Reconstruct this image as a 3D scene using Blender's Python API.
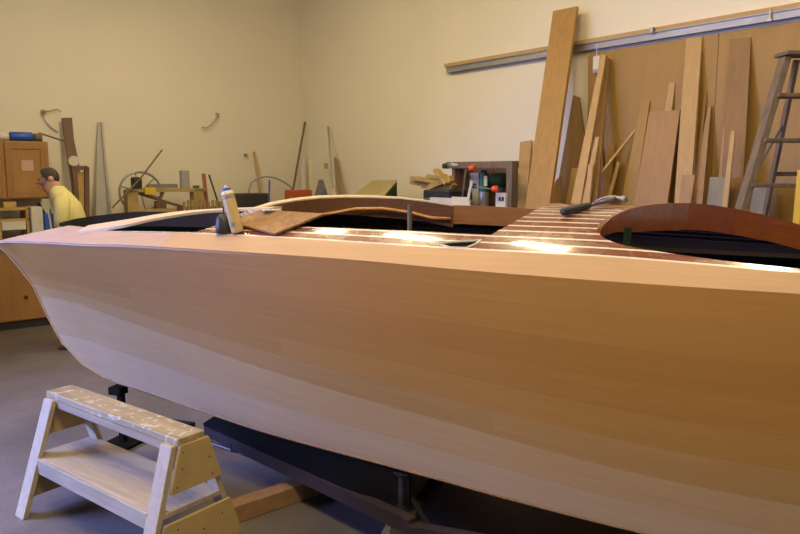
import bpy, bmesh, math, random
from mathutils import Vector, Matrix
random.seed(7)
S = bpy.context.scene
for o in list(bpy.data.objects): bpy.data.objects.remove(o)
COL = S.collection

# ------------------------------------------------------------------ camera
PITCH = math.radians(7.57); CH = 1.7; F = 700.0
cd = bpy.data.cameras.new('camera'); cam = bpy.data.objects.new('camera', cd); COL.objects.link(cam)
cd.sensor_width = 36; cd.lens = F/800*36; cd.clip_start = .05
cam.location = (0, 0, CH); cam.rotation_euler = (math.pi/2-PITCH, 0, 0)
S.camera = cam
S.view_settings.view_transform = 'Standard'; S.view_settings.look = 'None'
S.view_settings.gamma = 1; S.view_settings.use_curve_mapping = False
S.view_settings.exposure = -0.06
# ------------------------------------------------------------------ world (dim daylight beyond the open bay)
W = bpy.data.worlds.new('world'); S.world = W; W.use_nodes = True
W.node_tree.nodes['Background'].inputs[0].default_value = (.46, .50, .80, 1)
W.node_tree.nodes['Background'].inputs[1].default_value = .18

# room frame
C0 = Vector((0, 0, CH))
def ray(u, v):
    x = (u-400)/F; y = -(v-267)/F
    return Vector((x, math.cos(PITCH)+y*math.sin(PITCH), -math.sin(PITCH)+y*math.cos(PITCH)))
def proj(P):
    d = Vector(P)-C0; fw = d.y*math.cos(PITCH)-d.z*math.sin(PITCH); up = d.y*math.sin(PITCH)+d.z*math.cos(PITCH)
    return 400+F*d.x/fw, 267-F*up/fw
def atY(u, v, Y): r = ray(u, v); return C0+r*(Y/r.y)
def atZ(u, v, z): r = ray(u, v); return C0+r*((z-CH)/r.z)
def onp(u, v, P, n): r = ray(u, v); return C0+r*((Vector(P)-C0).dot(n)/r.dot(n))
RS = 1.07
RD = Vector((-.63954, .76876, 0)).normalized()       # along the right wall towards the corner
RN = Vector((-RD.y, RD.x, 0))                        # right wall normal, into the room
COR = Vector((-1.3749*RS, 9.9514*RS, 0))
LD = Vector((-RD.y, RD.x, 0)).normalized()           # along the left wall away from the corner
LN = -RD                                             # left wall normal, into the room
HC = 5.0
def Rw(s, d, z): return COR - RD*s + RN*d + Vector((0, 0, z))
def Lw(s, d, z): return COR + LD*s + LN*d + Vector((0, 0, z))
def onR(u, v, d=0): return onp(u, v, COR+RN*d, RN)   # pixel on a plane d in front of the right wall
def onL(u, v, d=0): return onp(u, v, COR+LN*d, LN)
RANG = math.atan2(-RD.y, -RD.x)                      # angle of the right wall's run
LANG = math.atan2(-LD.y, -LD.x)

def area(name, loc, target, sx, sy, power, col):
    l = bpy.data.lights.new(name, 'AREA'); l.shape = 'RECTANGLE'; l.size = sx; l.size_y = sy; l.energy = power; l.color = col
    o = bpy.data.objects.new(name, l); COL.objects.link(o); o.location = loc; l.spread = math.radians(90)
    o.rotation_euler = (Vector(target)-Vector(loc)).to_track_quat('-Z', 'Y').to_euler(); return o
# daylight through the open bay door at the left, behind the camera
area('bay_daylight', (-6.2, 3.1, 2.1), (-2.2, 3.3, .2), 2.0, 1.6, 205, (.27, .36, 1.0))

# ------------------------------------------------------------------ materials
def newmat(name):
    m = bpy.data.materials.new(name); m.use_nodes = True; return m, m.node_tree.nodes, m.node_tree.links, m.node_tree.nodes['Principled BSDF']
def plain(name, c, rough=.6, metal=0, noise=.12, scale=12, coat=0):
    m, N, L, P = newmat(name)
    P.inputs['Roughness'].default_value = rough; P.inputs['Metallic'].default_value = metal; P.inputs['Coat Weight'].default_value = coat
    tc = N.new('ShaderNodeTexCoord'); nz = N.new('ShaderNodeTexNoise'); nz.inputs['Scale'].default_value = scale; nz.inputs['Detail'].default_value = 5
    L.new(tc.outputs['Object'], nz.inputs['Vector'])
    mx = N.new('ShaderNodeMix'); mx.data_type = 'RGBA'
    mx.inputs['A'].default_value = (*[x*(1-noise) for x in c], 1); mx.inputs['B'].default_value = (*[min(1, x*(1+noise)) for x in c], 1)
    L.new(nz.outputs['Fac'], mx.inputs['Factor']); L.new(mx.outputs['Result'], P.inputs['Base Color'])
    return m
def wood(name, c, dark=.72, rough=.6, stretch=(18, 18, 1.2), rotz=0, coat=0, uv=False, blotch=.12):
    m, N, L, P = newmat(name)
    P.inputs['Roughness'].default_value = rough; P.inputs['Coat Weight'].default_value = coat; P.inputs['Coat Roughness'].default_value = .08
    tc = N.new('ShaderNodeTexCoord'); r = N.new('ShaderNodeMapping'); r.inputs['Rotation'].default_value = (0, 0, -rotz)
    L.new(tc.outputs['UV' if uv else 'Object'], r.inputs['Vector'])
    mp = N.new('ShaderNodeMapping'); mp.inputs['Scale'].default_value = stretch; L.new(r.outputs['Vector'], mp.inputs['Vector'])
    nz = N.new('ShaderNodeTexNoise'); nz.inputs['Scale'].default_value = 2.2; nz.inputs['Detail'].default_value = 8; nz.inputs['Distortion'].default_value = .6
    L.new(mp.outputs['Vector'], nz.inputs['Vector'])
    rp = N.new('ShaderNodeValToRGB'); rp.color_ramp.elements[0].position = .3; rp.color_ramp.elements[1].position = .7
    rp.color_ramp.elements[0].color = (*[x*dark for x in c], 1); rp.color_ramp.elements[1].color = (*c, 1)
    L.new(nz.outputs['Fac'], rp.inputs['Fac'])
    n2 = N.new('ShaderNodeTexNoise'); n2.inputs['Scale'].default_value = 1.8; L.new(tc.outputs['Object'], n2.inputs['Vector'])
    mr = N.new('ShaderNodeMapRange'); mr.inputs['To Min'].default_value = 1-blotch; mr.inputs['To Max'].default_value = 1+blotch
    L.new(n2.outputs['Fac'], mr.inputs['Value'])
    vm = N.new('ShaderNodeVectorMath'); vm.operation = 'SCALE'; L.new(rp.outputs['Color'], vm.inputs[0]); L.new(mr.outputs['Result'], vm.inputs['Scale'])
    L.new(vm.outputs['Vector'], P.inputs['Base Color'])
    return m
def emis(name, c, s):
    m, N, L, P = newmat(name); P.inputs['Base Color'].default_value = (*c, 1); P.inputs['Emission Color'].default_value = (*c, 1); P.inputs['Emission Strength'].default_value = s; return m

M = {}
M['wall'] = plain('painted_wall', (.76, .70, .575), .75, noise=.035, scale=1.5)
M['ceil'] = plain('ceiling_paint', (.6, .56, .5), .9, noise=.03)
# concrete
def concrete():
    m, N, L, P = newmat('concrete'); P.inputs['Roughness'].default_value = .55
    tc = N.new('ShaderNodeTexCoord'); a = N.new('ShaderNodeTexNoise'); a.inputs['Scale'].default_value = .9; a.inputs['Detail'].default_value = 9; a.inputs['Roughness'].default_value = .65
    L.new(tc.outputs['Object'], a.inputs['Vector'])
    rp = N.new('ShaderNodeValToRGB'); e = rp.color_ramp.elements
    e[0].position = .32; e[0].color = (.085, .075, .072, 1); e[1].position = .7; e[1].color = (.21, .175, .15, 1)
    L.new(a.outputs['Fac'], rp.inputs['Fac'])
    b = N.new('ShaderNodeTexNoise'); b.inputs['Scale'].default_value = 60; b.inputs['Detail'].default_value = 3; L.new(tc.outputs['Object'], b.inputs['Vector'])
    mx = N.new('ShaderNodeMix'); mx.data_type = 'RGBA'; mx.blend_type = 'OVERLAY'; mx.inputs['Factor'].default_value = .35
    L.new(rp.outputs['Color'], mx.inputs['A']); L.new(b.outputs['Fac'], mx.inputs['B']); L.new(mx.outputs['Result'], P.inputs['Base Color'])
    bp = N.new('ShaderNodeBump'); bp.inputs['Strength'].default_value = .15; L.new(b.outputs['Fac'], bp.inputs['Height']); L.new(bp.outputs['Normal'], P.inputs['Normal'])
    return m
M['floor'] = concrete()
VR = (16, 16, 1.0)
M['fir'] = wood('fir_board', (0.4, 0.22, 0.055), .8, .6, VR, RANG)
M['fir_dark'] = wood('brown_board', (0.27, 0.142, 0.045), .8, .6, VR, RANG)
M['fir_light'] = wood('light_board', (0.48, 0.3, 0.11), .85, .6, VR, RANG)
M['fir_mid'] = wood('tan_board', (0.37, 0.21, 0.075), .85, .6, VR, RANG)
M['ply'] = wood('plywood_sheet', (.355, .208, .048), .88, .6, (5, 5, .7), RANG)
M['greyboard'] = wood('grey_board', (.25, .22, .15), .85, .7, VR, RANG)
M['oldwood'] = wood('old_grey_wood', (.21, .15, .10), .6, .7, (14, 14, 2), 0)
M['cabinet'] = wood('cabinet_wood', (.40, .20, .06), .82, .45, (10, 10, 1.5), 0)
M['cabinet_rail'] = wood('cabinet_rail_wood', (.36, .175, .052), .82, .45, (10, 10, 1.5), 0)
M['benchwood'] = wood('bench_wood', (.38, .26, .11), .7, .6, (3, 14, 14), LANG)
M['machine'] = wood('machine_wood', (.42, .30, .12), .75, .6, (8, 8, 3), 0)
M['brown'] = wood('dark_brown_wood', (.17, .09, .055), .7, .6, (9, 9, 1.5), 0)
M['stool'] = wood('stool_pine', (.50, .40, .24), .8, .6, (10, 10, 10), 0, blotch=.2)
M['stool_grain'] = wood('stool_pine_long', (.50, .40, .25), .72, .6, (1.5, 14, 14), -.627, blotch=.25)
def spotted(m):
    N = m.node_tree.nodes; L = m.node_tree.links; P = N['Principled BSDF']; src = P.inputs['Base Color'].links[0].from_socket
    tc = N.new('ShaderNodeTexCoord'); v = N.new('ShaderNodeTexNoise'); v.inputs['Scale'].default_value = 26; v.inputs['Detail'].default_value = 3; L.new(tc.outputs['Object'], v.inputs['Vector'])
    mr = N.new('ShaderNodeMapRange'); mr.inputs['From Min'].default_value = .58; mr.inputs['From Max'].default_value = .64; L.new(v.outputs['Fac'], mr.inputs['Value'])
    mx = N.new('ShaderNodeMix'); mx.data_type = 'RGBA'; L.new(mr.outputs['Result'], mx.inputs['Factor']); L.new(src, mx.inputs['A']); mx.inputs['B'].default_value = (.62, .54, .36, 1); L.new(mx.outputs['Result'], P.inputs['Base Color']); return m
M['stool_top'] = spotted(wood('stool_top_pine', (.48, .37, .19), .65, .6, (1.5, 14, 14), -.627, blotch=.3))
M['stool_ply'] = wood('stool_panel', (.50, .36, .14), .86, .55, (6, 6, 6), 0, blotch=.1)
M['steel'] = plain('grey_steel', (.32, .31, .31), .4, .7)
M['galv'] = plain('galvanised_metal', (.30, .29, .29), .42, .6, .25, 6)
M['black'] = plain('black_plastic', (.022, .022, .025), .45)
M['iron'] = plain('dark_iron', (.05, .045, .042), .5, .4)
M['rust'] = plain('rusty_paint', (.028, .014, .011), .95, 0, .4)
M['white'] = plain('white_paper', (.62, .58, .5), .7)
M['grey'] = plain('grey_paint', (.28, .26, .24), .6)
M['greyblue'] = plain('grey_plastic', (.33, .32, .33), .5)
M['palegrey'] = plain('pale_grey_sheet', (.42, .39, .34), .5)
M['blue'] = plain('blue_plastic', (.03, .10, .50), .4)
M['orange'] = plain('orange_plastic', (.75, .10, .02), .4)
M['red'] = plain('red_orange_paint', (.50, .10, .03), .5)
M['yellow'] = plain('yellow_paint', (.68, .44, .03), .5)
M['green'] = plain('green_paint', (.02, .12, .05), .4)
M['dgreen'] = plain('dark_green_paint', (.02, .035, .022), .5)
M['olive_dark'] = plain('dark_olive', (.12, .11, .06), .7)
M['olive'] = plain('olive_card', (.36, .29, .12), .7)
M['leather'] = wood('wood_scrap', (.55, .36, .11), .7, .6, (6, 6, 6), 0)
M['cream'] = plain('cream_plastic', (.56, .40, .17), .35, noise=.05)
M['creamcap'] = plain('cream_white', (.72, .66, .48), .4)
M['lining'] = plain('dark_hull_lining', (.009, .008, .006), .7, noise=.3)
M['skin'] = plain('skin', (.50, .26, .18), .55, noise=.06)
M['hair'] = plain('grey_brown_hair', (.045, .033, .03), .8, noise=.5, scale=60)
M['shirt'] = plain('yellow_cotton', (.68, .60, .24), .85, noise=.06)
M['bib'] = plain('pale_cotton', (.55, .55, .52), .85)
M['jeans'] = plain('blue_denim', (.06, .09, .18), .85)
M['rag'] = plain('stained_rag', (.14, .12, .13), .8, noise=.6, scale=30)
M['tube'] = emis('lamp_diffuser', (1, .82, .48), 72)
M['mahog_edge'] = wood('varnished_mahogany', (.33, .09, .018), .7, .3, (2, 20, 20), -math.radians(20), coat=.5)
M['dark_coaming'] = wood('dark_stained_mahogany', (.17, .07, .022), .7, .4, (2, 20, 20), -math.radians(20), coat=.3)
M['orange_coaming'] = wood('orange_brown_mahogany', (.36, .15, .04), .75, .35, (2, 20, 20), -math.radians(20), coat=.4)
M['rail_m'] = wood('orange_mahogany', (.52, .20, .045), .75, .35, (2, 20, 20), -math.radians(20), coat=.4)
M['pale_pink'] = wood('bare_bow_board', (.48, .32, .23), .9, .6, (.8, 14, 1), 0, uv=True, blotch=.08)
M['pale'] = wood('bare_covering_board', (.50, .31, .165), .88, .6, (.8, 14, 1), 0, uv=True, blotch=.08)
M['plank'] = wood('bare_deck_plank', (.66, .50, .33), .86, .55, (.8, 14, 1), 0, uv=True)

M['darkbrown'] = plain('dark_stained_wood', (.04, .034, .032), .8)
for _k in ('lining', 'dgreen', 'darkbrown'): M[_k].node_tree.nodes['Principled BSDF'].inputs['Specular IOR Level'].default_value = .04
# ------------------------------------------------------------------ mesh helpers
def tag(o, label=None, cat=None, group=None, kind=None):
    if label: o['label'] = label
    if cat: o['category'] = cat
    if group: o['group'] = group
    if kind: o['kind'] = kind
    return o
class MB:
    def __init__(s): s.v = []; s.f = []; s.uv = None
    def add(s, vs, fs):
        n = len(s.v); s.v += [Vector(x) for x in vs]; s.f += [tuple(i+n for i in f) for f in fs]; return s
    def hexa(s, b, t):      # two quads, bottom and top, same winding
        return s.add(list(b)+list(t), [(0, 3, 2, 1), (4, 5, 6, 7), (0, 1, 5, 4), (1, 2, 6, 5), (2, 3, 7, 6), (3, 0, 4, 7)])
    def box(s, c, size, ang=0, R=None):
        R = R or Matrix.Rotation(ang, 3, 'Z'); c = Vector(c); hx, hy, hz = [k/2 for k in size]
        q = [(-hx, -hy), (hx, -hy), (hx, hy), (-hx, hy)]
        return s.hexa([c+R@Vector((x, y, -hz)) for x, y in q], [c+R@Vector((x, y, hz)) for x, y in q])
    def bar(s, a, b, w, h, up=(0, 0, 1)):   # rectangular bar from a to b
        a = Vector(a); b = Vector(b); d = (b-a).normalized(); up = Vector(up)
        sd = d.cross(up)
        if sd.length < 1e-4: sd = d.cross(Vector((1, 0, 0)))
        sd.normalize(); u2 = sd.cross(d).normalized()
        q = [(-1, -1), (1, -1), (1, 1), (-1, 1)]
        return s.hexa([a+sd*(x*w/2)+u2*(y*h/2) for x, y in q], [b+sd*(x*w/2)+u2*(y*h/2) for x, y in q])
    def tube(s, pts, r, n=10, cap=True):
        pts = [Vector(p) for p in pts]; rr = r if isinstance(r, (list, tuple)) else [r]*len(pts); rings = []
        up = None
        for i, p in enumerate(pts):
            d = (pts[min(i+1, len(pts)-1)]-pts[max(i-1, 0)]).normalized()
            if up is None: up = d.orthogonal().normalized()
            up = (up-d*up.dot(d)).normalized(); sd = d.cross(up)
            rings.append([p+(up*math.cos(2*math.pi*k/n)+sd*math.sin(2*math.pi*k/n))*rr[i] for k in range(n)])
        fs = []
        for i in range(len(pts)-1):
            for k in range(n): fs.append((i*n+k, i*n+(k+1) % n, (i+1)*n+(k+1) % n, (i+1)*n+k))
        if cap: fs.append(tuple(range(n-1, -1, -1))); fs.append(tuple((len(pts)-1)*n+k for k in range(n)))
        return s.add([q for rg in rings for q in rg], fs)
    def prism(s, poly, off):  # polygon (3d points) extruded by vector
        n = len(poly); off = Vector(off); P = [Vector(p) for p in poly]
        return s.add(P+[p+off for p in P], [tuple(range(n-1, -1, -1)), tuple(range(n, 2*n))]+[(i, (i+1) % n, (i+1) % n+n, i+n) for i in range(n)])
    def build(s, name, mat, parent=None, smooth=False, bevel=0, at=None):
        me = bpy.data.meshes.new(name); o = bpy.data.objects.new(name, me); COL.objects.link(o)
        base = Vector((0, 0, 0))
        if parent is not None:
            base = Vector(parent['_w']) if '_w' in parent else Vector(parent.location); o.parent = parent
        else:
            if at is None:
                xs = [p.x for p in s.v]; ys = [p.y for p in s.v]; zs = [p.z for p in s.v]
                at = Vector(((min(xs)+max(xs))/2, (min(ys)+max(ys))/2, min(zs)))
            base = Vector(at); o.location = base
        o['_w'] = tuple(base)
        me.from_pydata([p-base for p in s.v], [], s.f)
        if s.uv: 
            ul = me.uv_layers.new(name='UVMap')
            for l in me.loops: ul.data[l.index].uv = s.uv[l.vertex_index]
        bm = bmesh.new(); bm.from_mesh(me); bmesh.ops.recalc_face_normals(bm, faces=bm.faces); bm.to_mesh(me); bm.free()
        me.materials.append(mat)
        if smooth:
            for p in me.polygons: p.use_smooth = True
        if bevel:
            b = o.modifiers.new('bevel', 'BEVEL'); b.width = bevel; b.segments = 2; b.limit_method = 'ANGLE'
        return o
def empty(name, loc, label, cat, group=None):
    o = bpy.data.objects.new(name, None); COL.objects.link(o); o.location = Vector(loc); o['_w'] = tuple(Vector(loc)); o.empty_display_size = .1
    return tag(o, label, cat, group)
def thing(mb, name, mat, label, cat, group=None, **k): return tag(mb.build(name, mat, **k), label, cat, group)
def cinterp(xs, ys):
    n = len(xs); m = []
    for i in range(n):
        if i == 0: m.append((ys[1]-ys[0])/(xs[1]-xs[0]))
        elif i == n-1: m.append((ys[-1]-ys[-2])/(xs[-1]-xs[-2]))
        else:
            a = (ys[i]-ys[i-1])/(xs[i]-xs[i-1]); b = (ys[i+1]-ys[i])/(xs[i+1]-xs[i])
            m.append(0 if a*b < 0 else (a+b)/2)
    def f(x):
        if x <= xs[0]: return ys[0]
        if x >= xs[-1]: return ys[-1]
        i = max(k for k in range(n-1) if xs[k] <= x); h = xs[i+1]-xs[i]; t = (x-xs[i])/h
        return (2*t**3-3*t*t+1)*ys[i]+(t**3-2*t*t+t)*h*m[i]+(-2*t**3+3*t*t)*ys[i+1]+(t**3-t*t)*h*m[i+1]
    return f

# ------------------------------------------------------------------ room
def struct(mb, name, mat, **k): return tag(mb.build(name, mat, **k), kind='structure')
RL, LL = 12.5, 9.5
def wallbox(a, b, n, z0, z1, t=.15): return MB().hexa([a+Vector((0, 0, z0)), b+Vector((0, 0, z0)), b-n*t+Vector((0, 0, z0)), a-n*t+Vector((0, 0, z0))], [a+Vector((0, 0, z1)), b+Vector((0, 0, z1)), b-n*t+Vector((0, 0, z1)), a-n*t+Vector((0, 0, z1))])
cR = COR-RD*RL; cL = COR+LD*LL; cF = COR-RD*RL+LD*LL
struct(wallbox(COR, cR, RN, 0, HC), 'wall_right', M['wall'])
struct(wallbox(COR, cL, LN, 0, HC), 'wall_left', M['wall'])
q = [COR, cR, cF, cL]
struct(MB().hexa([p-Vector((0, 0, .1)) for p in q], q), 'floor', M['floor'])
struct(MB().hexa([p+Vector((0, 0, HC)) for p in q], [p+Vector((0, 0, HC+.1)) for p in q]), 'ceiling', M['ceil'])

# ceiling lamps: long tube fixtures running with the right wall
lamps = []
def lamp(c, label, L=2.4):
    c = Vector(c); t = empty('ceiling_lamp', c+Vector((0, 0, 0)), label, 'lamp', 'ceiling lamps')
    MB().box(c, (L, .30, .05), RANG).build('housing', M['white'], t, bevel=.01)
    d = -RD; sd = RN
    MB().box(c-Vector((0, 0, .05)), (L-.06, .17, .05), RANG).build('diffuser', M['tube'], t, bevel=.01)
    for k in (-1, 1): MB().tube([c+d*k*L*.33, c+d*k*L*.33+Vector((0, 0, HC-c.z))], .006).build('hanger', M['steel'], t)
LZ = 4.3
for s, d, txt, ln in [(3.55, 2.77, 'short ceiling lamp nearest the room corner', .45), (4.8, 2.65, 'short ceiling lamp above the bench and power tools', .75), (6.1, 2.27, 'short ceiling lamp above the leaning boards', .6), (7.8, 1.55, 'short ceiling lamp above the stepladder', .7), (2.2, 2.9, 'added ceiling lamp brightening the walls at the room corner', 1.1),  # last one is an unseen fill, added to brighten the corner walls
                  (4.4, 5.0, 'ceiling tube lamp above the bow of the boat', 1.2), (7.4, 5.4, 'ceiling tube lamp above the boat amidships', 2.0), (9.6, 5.6, 'added ceiling lamp giving warm fill to the near side of the boat', 2.4)]:  # last one, over the camera, is an added warm fill for the hull
    lamp(Rw(s, d, LZ), txt, ln)

# rail on the right wall
H = onR(800, 2, .06).z
def rail():
    a = onR(444, 65, .06); sA = (a-COR).dot(-RD); sB = 12.0
    t = empty('wall_rail', Rw((sA+sB)/2, .03, H-.12), 'long timber batten with grey metal channel fixed high along the wall', 'rail')
    # top batten + channel
    MB().hexa([Rw(sA, 0, H-.035), Rw(sB, 0, H-.035), Rw(sB, .06, H-.035), Rw(sA, .06, H-.035)], [Rw(sA, 0, H), Rw(sB, 0, H), Rw(sB, .06, H), Rw(sA, .06, H)]).build('batten', M['fir_light'], t, bevel=.003)
    mb = MB()
    mb.hexa([Rw(sA+.04, 0, H-.10), Rw(sB, 0, H-.10), Rw(sB, .062, H-.10), Rw(sA+.04, .062, H-.10)], [Rw(sA+.04, 0, H-.035), Rw(sB, 0, H-.035), Rw(sB, .062, H-.035), Rw(sA+.04, .062, H-.035)])
    mb.hexa([Rw(sA+.04, .062, H-.045), Rw(sB, .062, H-.045), Rw(sB, .075, H-.045), Rw(sA+.04, .075, H-.045)], [Rw(sA+.04, .062, H-.037), Rw(sB, .062, H-.037), Rw(sB, .075, H-.037), Rw(sA+.04, .075, H-.037)])
    mb.build('metal_channel', M['galv'], t)
    p = onR(652, 28, .08); MB().box(p-Vector((0, 0, .02)), (.035, .03, .05), RANG).build('bracket', M['steel'], t, bevel=.004)
    p = onR(770, 13, .08); q0 = MB(); q0.tube([p+Vector((0, 0, .03)), p-Vector((0, 0, .04))], .006); q0.box(p-Vector((0, 0, .05)), (.03, .01, .02), RANG); q0.build('hook', M['white'], t)
rail()
def hangtag():
    p = onR(597, 48, .10)
    t = empty('hanging_tag', p-Vector((0, 0, .23)), 'small whitish tag on a string under the wall rail', 'tag')
    MB().tube([p+Vector((0, 0, .03)), p-Vector((0, 0, .07))], .004).build('string', M['white'], t)
    MB().box(p-Vector((0, 0, .13)), (.07, .012, .12), RANG).build('card', M['white'], t, bevel=.004)
    MB().box(p-Vector((0, 0, .205)), (.065, .02, .035), RANG).build('blue_tip', M['greyblue'], t, bevel=.004)
hangtag()

# ------------------------------------------------------------------ boards against the right wall
def lean(name, tl, tr, bl, br, mat, label, dtop, dfoot, thick=.022, cat='board', group=None, dip=0, curve=None):
    """board leaning on the right wall; the four corners are seen corners, lower ones carried on down to the floor"""
    def foot(a, b):
        n = ray(*a).cross(ray(*b)); P = COR+RN*dfoot; d = -RD
        s = (C0-P).dot(n)/d.dot(n); return P+d*s
    TL = onR(*tl, dtop); TR = onR(*tr, dtop); BL = foot(tl, bl); BR = foot(tr, br)
    ax = ((TL+TR)/2-(BL+BR)/2).normalized(); w = (TR-TL).normalized(); n = -w.cross(ax).normalized()
    if n.dot(RN) > 0: n = -n
    off = n*thick
    m = MB()
    if curve:
        K = 10; L = []; R = []
        for i in range(K+1):
            f = i/K; a = BL.lerp(TL, f); b = BR.lerp(TR, f); b = b+w*curve*math.sin(math.pi*f); L.append(a); R.append(b)
        m.prism(L+R[::-1], off)
    else: m.prism([BL, BR, TR, TL], off)
    # keep every corner above the floor
    for v in m.v: v.z = max(v.z, .002)
    return thing(m, name, mat, label, cat, group, bevel=.002)
G = 'boards leaning along the right wall'
a = onR(589, 54, .03); sA = (a-COR).dot(-RD)
for i, (s0, s1, lab) in enumerate([(sA, sA+1.22, 'large tan plywood sheet under the wall rail, left end of the row of sheets'), (sA+1.225, sA+2.445, 'large tan plywood sheet behind the stepladder, right of the other sheets')]):
    thing(MB().hexa([Rw(s0, .003, 0), Rw(s1, .003, 0), Rw(s1, .022, 0), Rw(s0, .022, 0)], [Rw(s0, .003, H-.125), Rw(s1, .003, H-.125), Rw(s1, .022, H-.125), Rw(s0, .022, H-.125)]), 'plywood_sheet', M['ply'], lab, 'plywood', 'plywood sheets against the wall')
lean('board', (553, 11), (577, 6), (525, 207), (549, 207), M['fir'], 'tallest orange-brown plank leaning across the wall rail', .13, 1.05, .035, group=G)
lean('board', (520, 142), (531, 140), (516, 207), (526, 207), M['fir_light'], 'short light board just left of the tallest plank', .03, .45, group=G)
lean('board', (573, 95), (579, 97), (554, 205), (588, 205), M['fir_dark'], 'brown tapered board coming to a point, right of the tallest plank', .03, .5, group=G, curve=.05)
lean('board', (601, 54), (606, 55), (570, 207), (580, 207), M['fir_light'], 'long narrow pale plank leaning beside the hanging tag', .12, .95, .03, group=G)
lean('board', (605, 58), (609, 58), (583, 207), (596, 207), M['fir_mid'], 'long tan plank close behind the narrow pale one', .06, .7, .03, group=G)
lean('board', (588, 56), (594, 54), (588, 207), (606, 207), M['fir_mid'], 'narrow tan sheet strip at the left edge of the plywood', .026, .12, group=G)
lean('board', (572, 168), (578, 168), (565, 207), (572, 207), M['fir_light'], 'short pale offcut at the foot of the long narrow plank', .30, .55, .02, group=G)
lean('board', (556, 180), (560, 176), (546, 207), (560, 207), M['fir'], 'short offcut in the gap right of the tallest plank', .30, .6, .02, group=G)
lean('wood_strip', (595, 137), (599, 137), (581, 207), (587, 207), M['fir_light'], 'thin pale strip leaning in front of the long planks', .40, .9, .015, 'strip', G)
lean('wood_strip', (588, 164), (593, 164), (584, 207), (589, 207), M['fir_light'], 'short thin strip low in front of the long planks', .50, .9, .015, 'strip', G)
lean('board', (609, 143), (615, 144), (598, 207), (607, 207), M['fir'], 'short orange-tan board left of the slanting stick', .05, .5, group=G)
thing(MB().bar(onR(635.5, 130, .045), onR(594, 182, .30), .022, .014, RN), 'wood_strip', M['fir_light'], 'thin stick slanting steeply to the right on the plywood', 'strip', G)
lean('wood_strip', (617, 161), (620, 163), (604, 207), (608, 207), M['fir_light'], 'short thin stick standing below the slanting stick', .08, .6, .012, 'strip', G)
lean('board', (641, 100), (650, 100), (620, 207), (634, 207), M['ply'], 'narrow board the colour of the plywood, left of the wide short tan panel', .03, .4, .012, group=G)
lean('board', (649, 112), (680, 110), (634, 205), (667, 205), M['fir_mid'], 'wide short tan panel left of the tall light board', .06, .5, .02, group=G)
lean('wood_strip', (669, 82), (675, 83), (664, 115), (671, 115), M['fir_light'], 'small light stick showing above the wide short panel', .03, .3, .02, 'strip', G)
lean('board', (686, 38), (702, 37), (674, 205), (690, 205), M['fir_light'], 'tall light tan board in the middle of the plywood', .035, .5, .03, group=G)
lean('board', (682, 175), (695, 175), (678, 207), (690, 207), M['fir_mid'], 'small block standing at the foot of the tall light board', .42, .62, .03, 'board', G)
lean('wood_strip', (704, 91), (707, 91), (692, 206), (695, 206), M['fir_mid'], 'thin stick right beside the tall light board', .028, .42, .012, 'strip', G)
lean('board', (708, 105), (711, 106), (690, 206), (702, 206), M['fir_mid'], 'tan board tapering upward right of the tall light board', .05, .48, group=G)
lean('board', (730, 39), (751, 37), (720, 206), (742, 206), M['fir_dark'], 'tall darker brown plank between tall light board and stepladder', .028, .5, .02, group=G)
lean('board', (710, 177), (728, 177), (706, 209), (723, 209), M['greyboard'], 'small grey panel leaning below the tall brown plank', .32, .55, .015, group=G)
lean('wood_strip', (723, 127), (726, 127), (716, 208), (720, 208), M['fir_mid'], 'thin tan stick rising behind the small grey panel', .10, .5, .014, 'strip', G)
lean('wood_strip', (731, 131), (735, 131), (721, 210), (727, 210), M['fir_light'], 'thin pinkish stick right of the small grey panel', .28, .66, .016, 'strip', G)
lean('board', (754, 183), (773, 183), (749, 214), (769, 214), M['greyboard'], 'grey panel seen through the stepladder', .20, .5, .015, group=G)

# stepladder
def ladder():
    Y = 4.55; yb = 5.08
    TL = atY(787, 53, Y+.12)
    ztop = TL.z
    def L(u, v): return atY(u, v, Y)
    # plane of the front rails leans back: foot nearer the camera
    def P(x, z, k=0): return Vector((x, Y-.30+(z/ztop)*.42+k, z))
    xl_t = TL.x; ft = atY(741, 212, Y-.05); slope = (xl_t-ft.x)/(ztop-ft.z)
    def xl(z): return xl_t-(ztop-z)*slope
    xc = xl_t+.24
    def xr(z): return 2*xc-xl(z)
    t = empty('stepladder', (xc, Y, 0), 'worn grey-brown wooden stepladder at the right edge before the plywood', 'ladder')
    for f in (xl, xr):
        sg = 1 if f is xl else -1
        MB().hexa([P(f(0)-.012*sg, 0), P(f(0)+.038*sg, 0), P(f(0)+.038*sg, 0, .085), P(f(0)-.012*sg, 0, .085)], [P(f(ztop)-.012*sg, ztop-.02), P(f(ztop)+.034*sg, ztop-.02), P(f(ztop)+.034*sg, ztop-.02, .085), P(f(ztop)-.012*sg, ztop-.02, .085)]).build('rail', M['oldwood'], t, bevel=.004)
    z = ztop-.272
    while z > .15:
        MB().box(P((xl(z)+xr(z))/2, z, .04), (xr(z)-xl(z)-.03, .12, .026)).build('step', M['oldwood'], t, bevel=.004); 
        z -= .288
    MB().box(P(xc, ztop, .05), (xr(ztop)-xl(ztop)+.03, .17, .026)).build('top_cap', M['oldwood'], t, bevel=.004)
    for sg in (-1, 1):
        a = Vector((xc+sg*.13, Y+.2, ztop-.03)); b = Vector((xc+sg*.24, Y+.62, .015))
        MB().bar(a, b, .025, .045, (0, 1, 0)).build('rear_leg', M['oldwood'], t, bevel=.003)
    for z in (.5, 1.1, 1.7):
        f = 1-z/ztop; MB().bar((xc-.13-.11*f, Y+.2+.42*f, z), (xc+.13+.11*f, Y+.2+.42*f, z), .02, .03).build('rear_rung', M['oldwood'], t)
    for sg, f in ((-1, xl), (1, xr)):
        MB().bar(P(f(ztop-.9)+.02*-sg, ztop-.9, .09), (xc+sg*.155, Y+.27, ztop-.45), .006, .02).build('spreader', M['steel'], t)
ladder()
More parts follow.
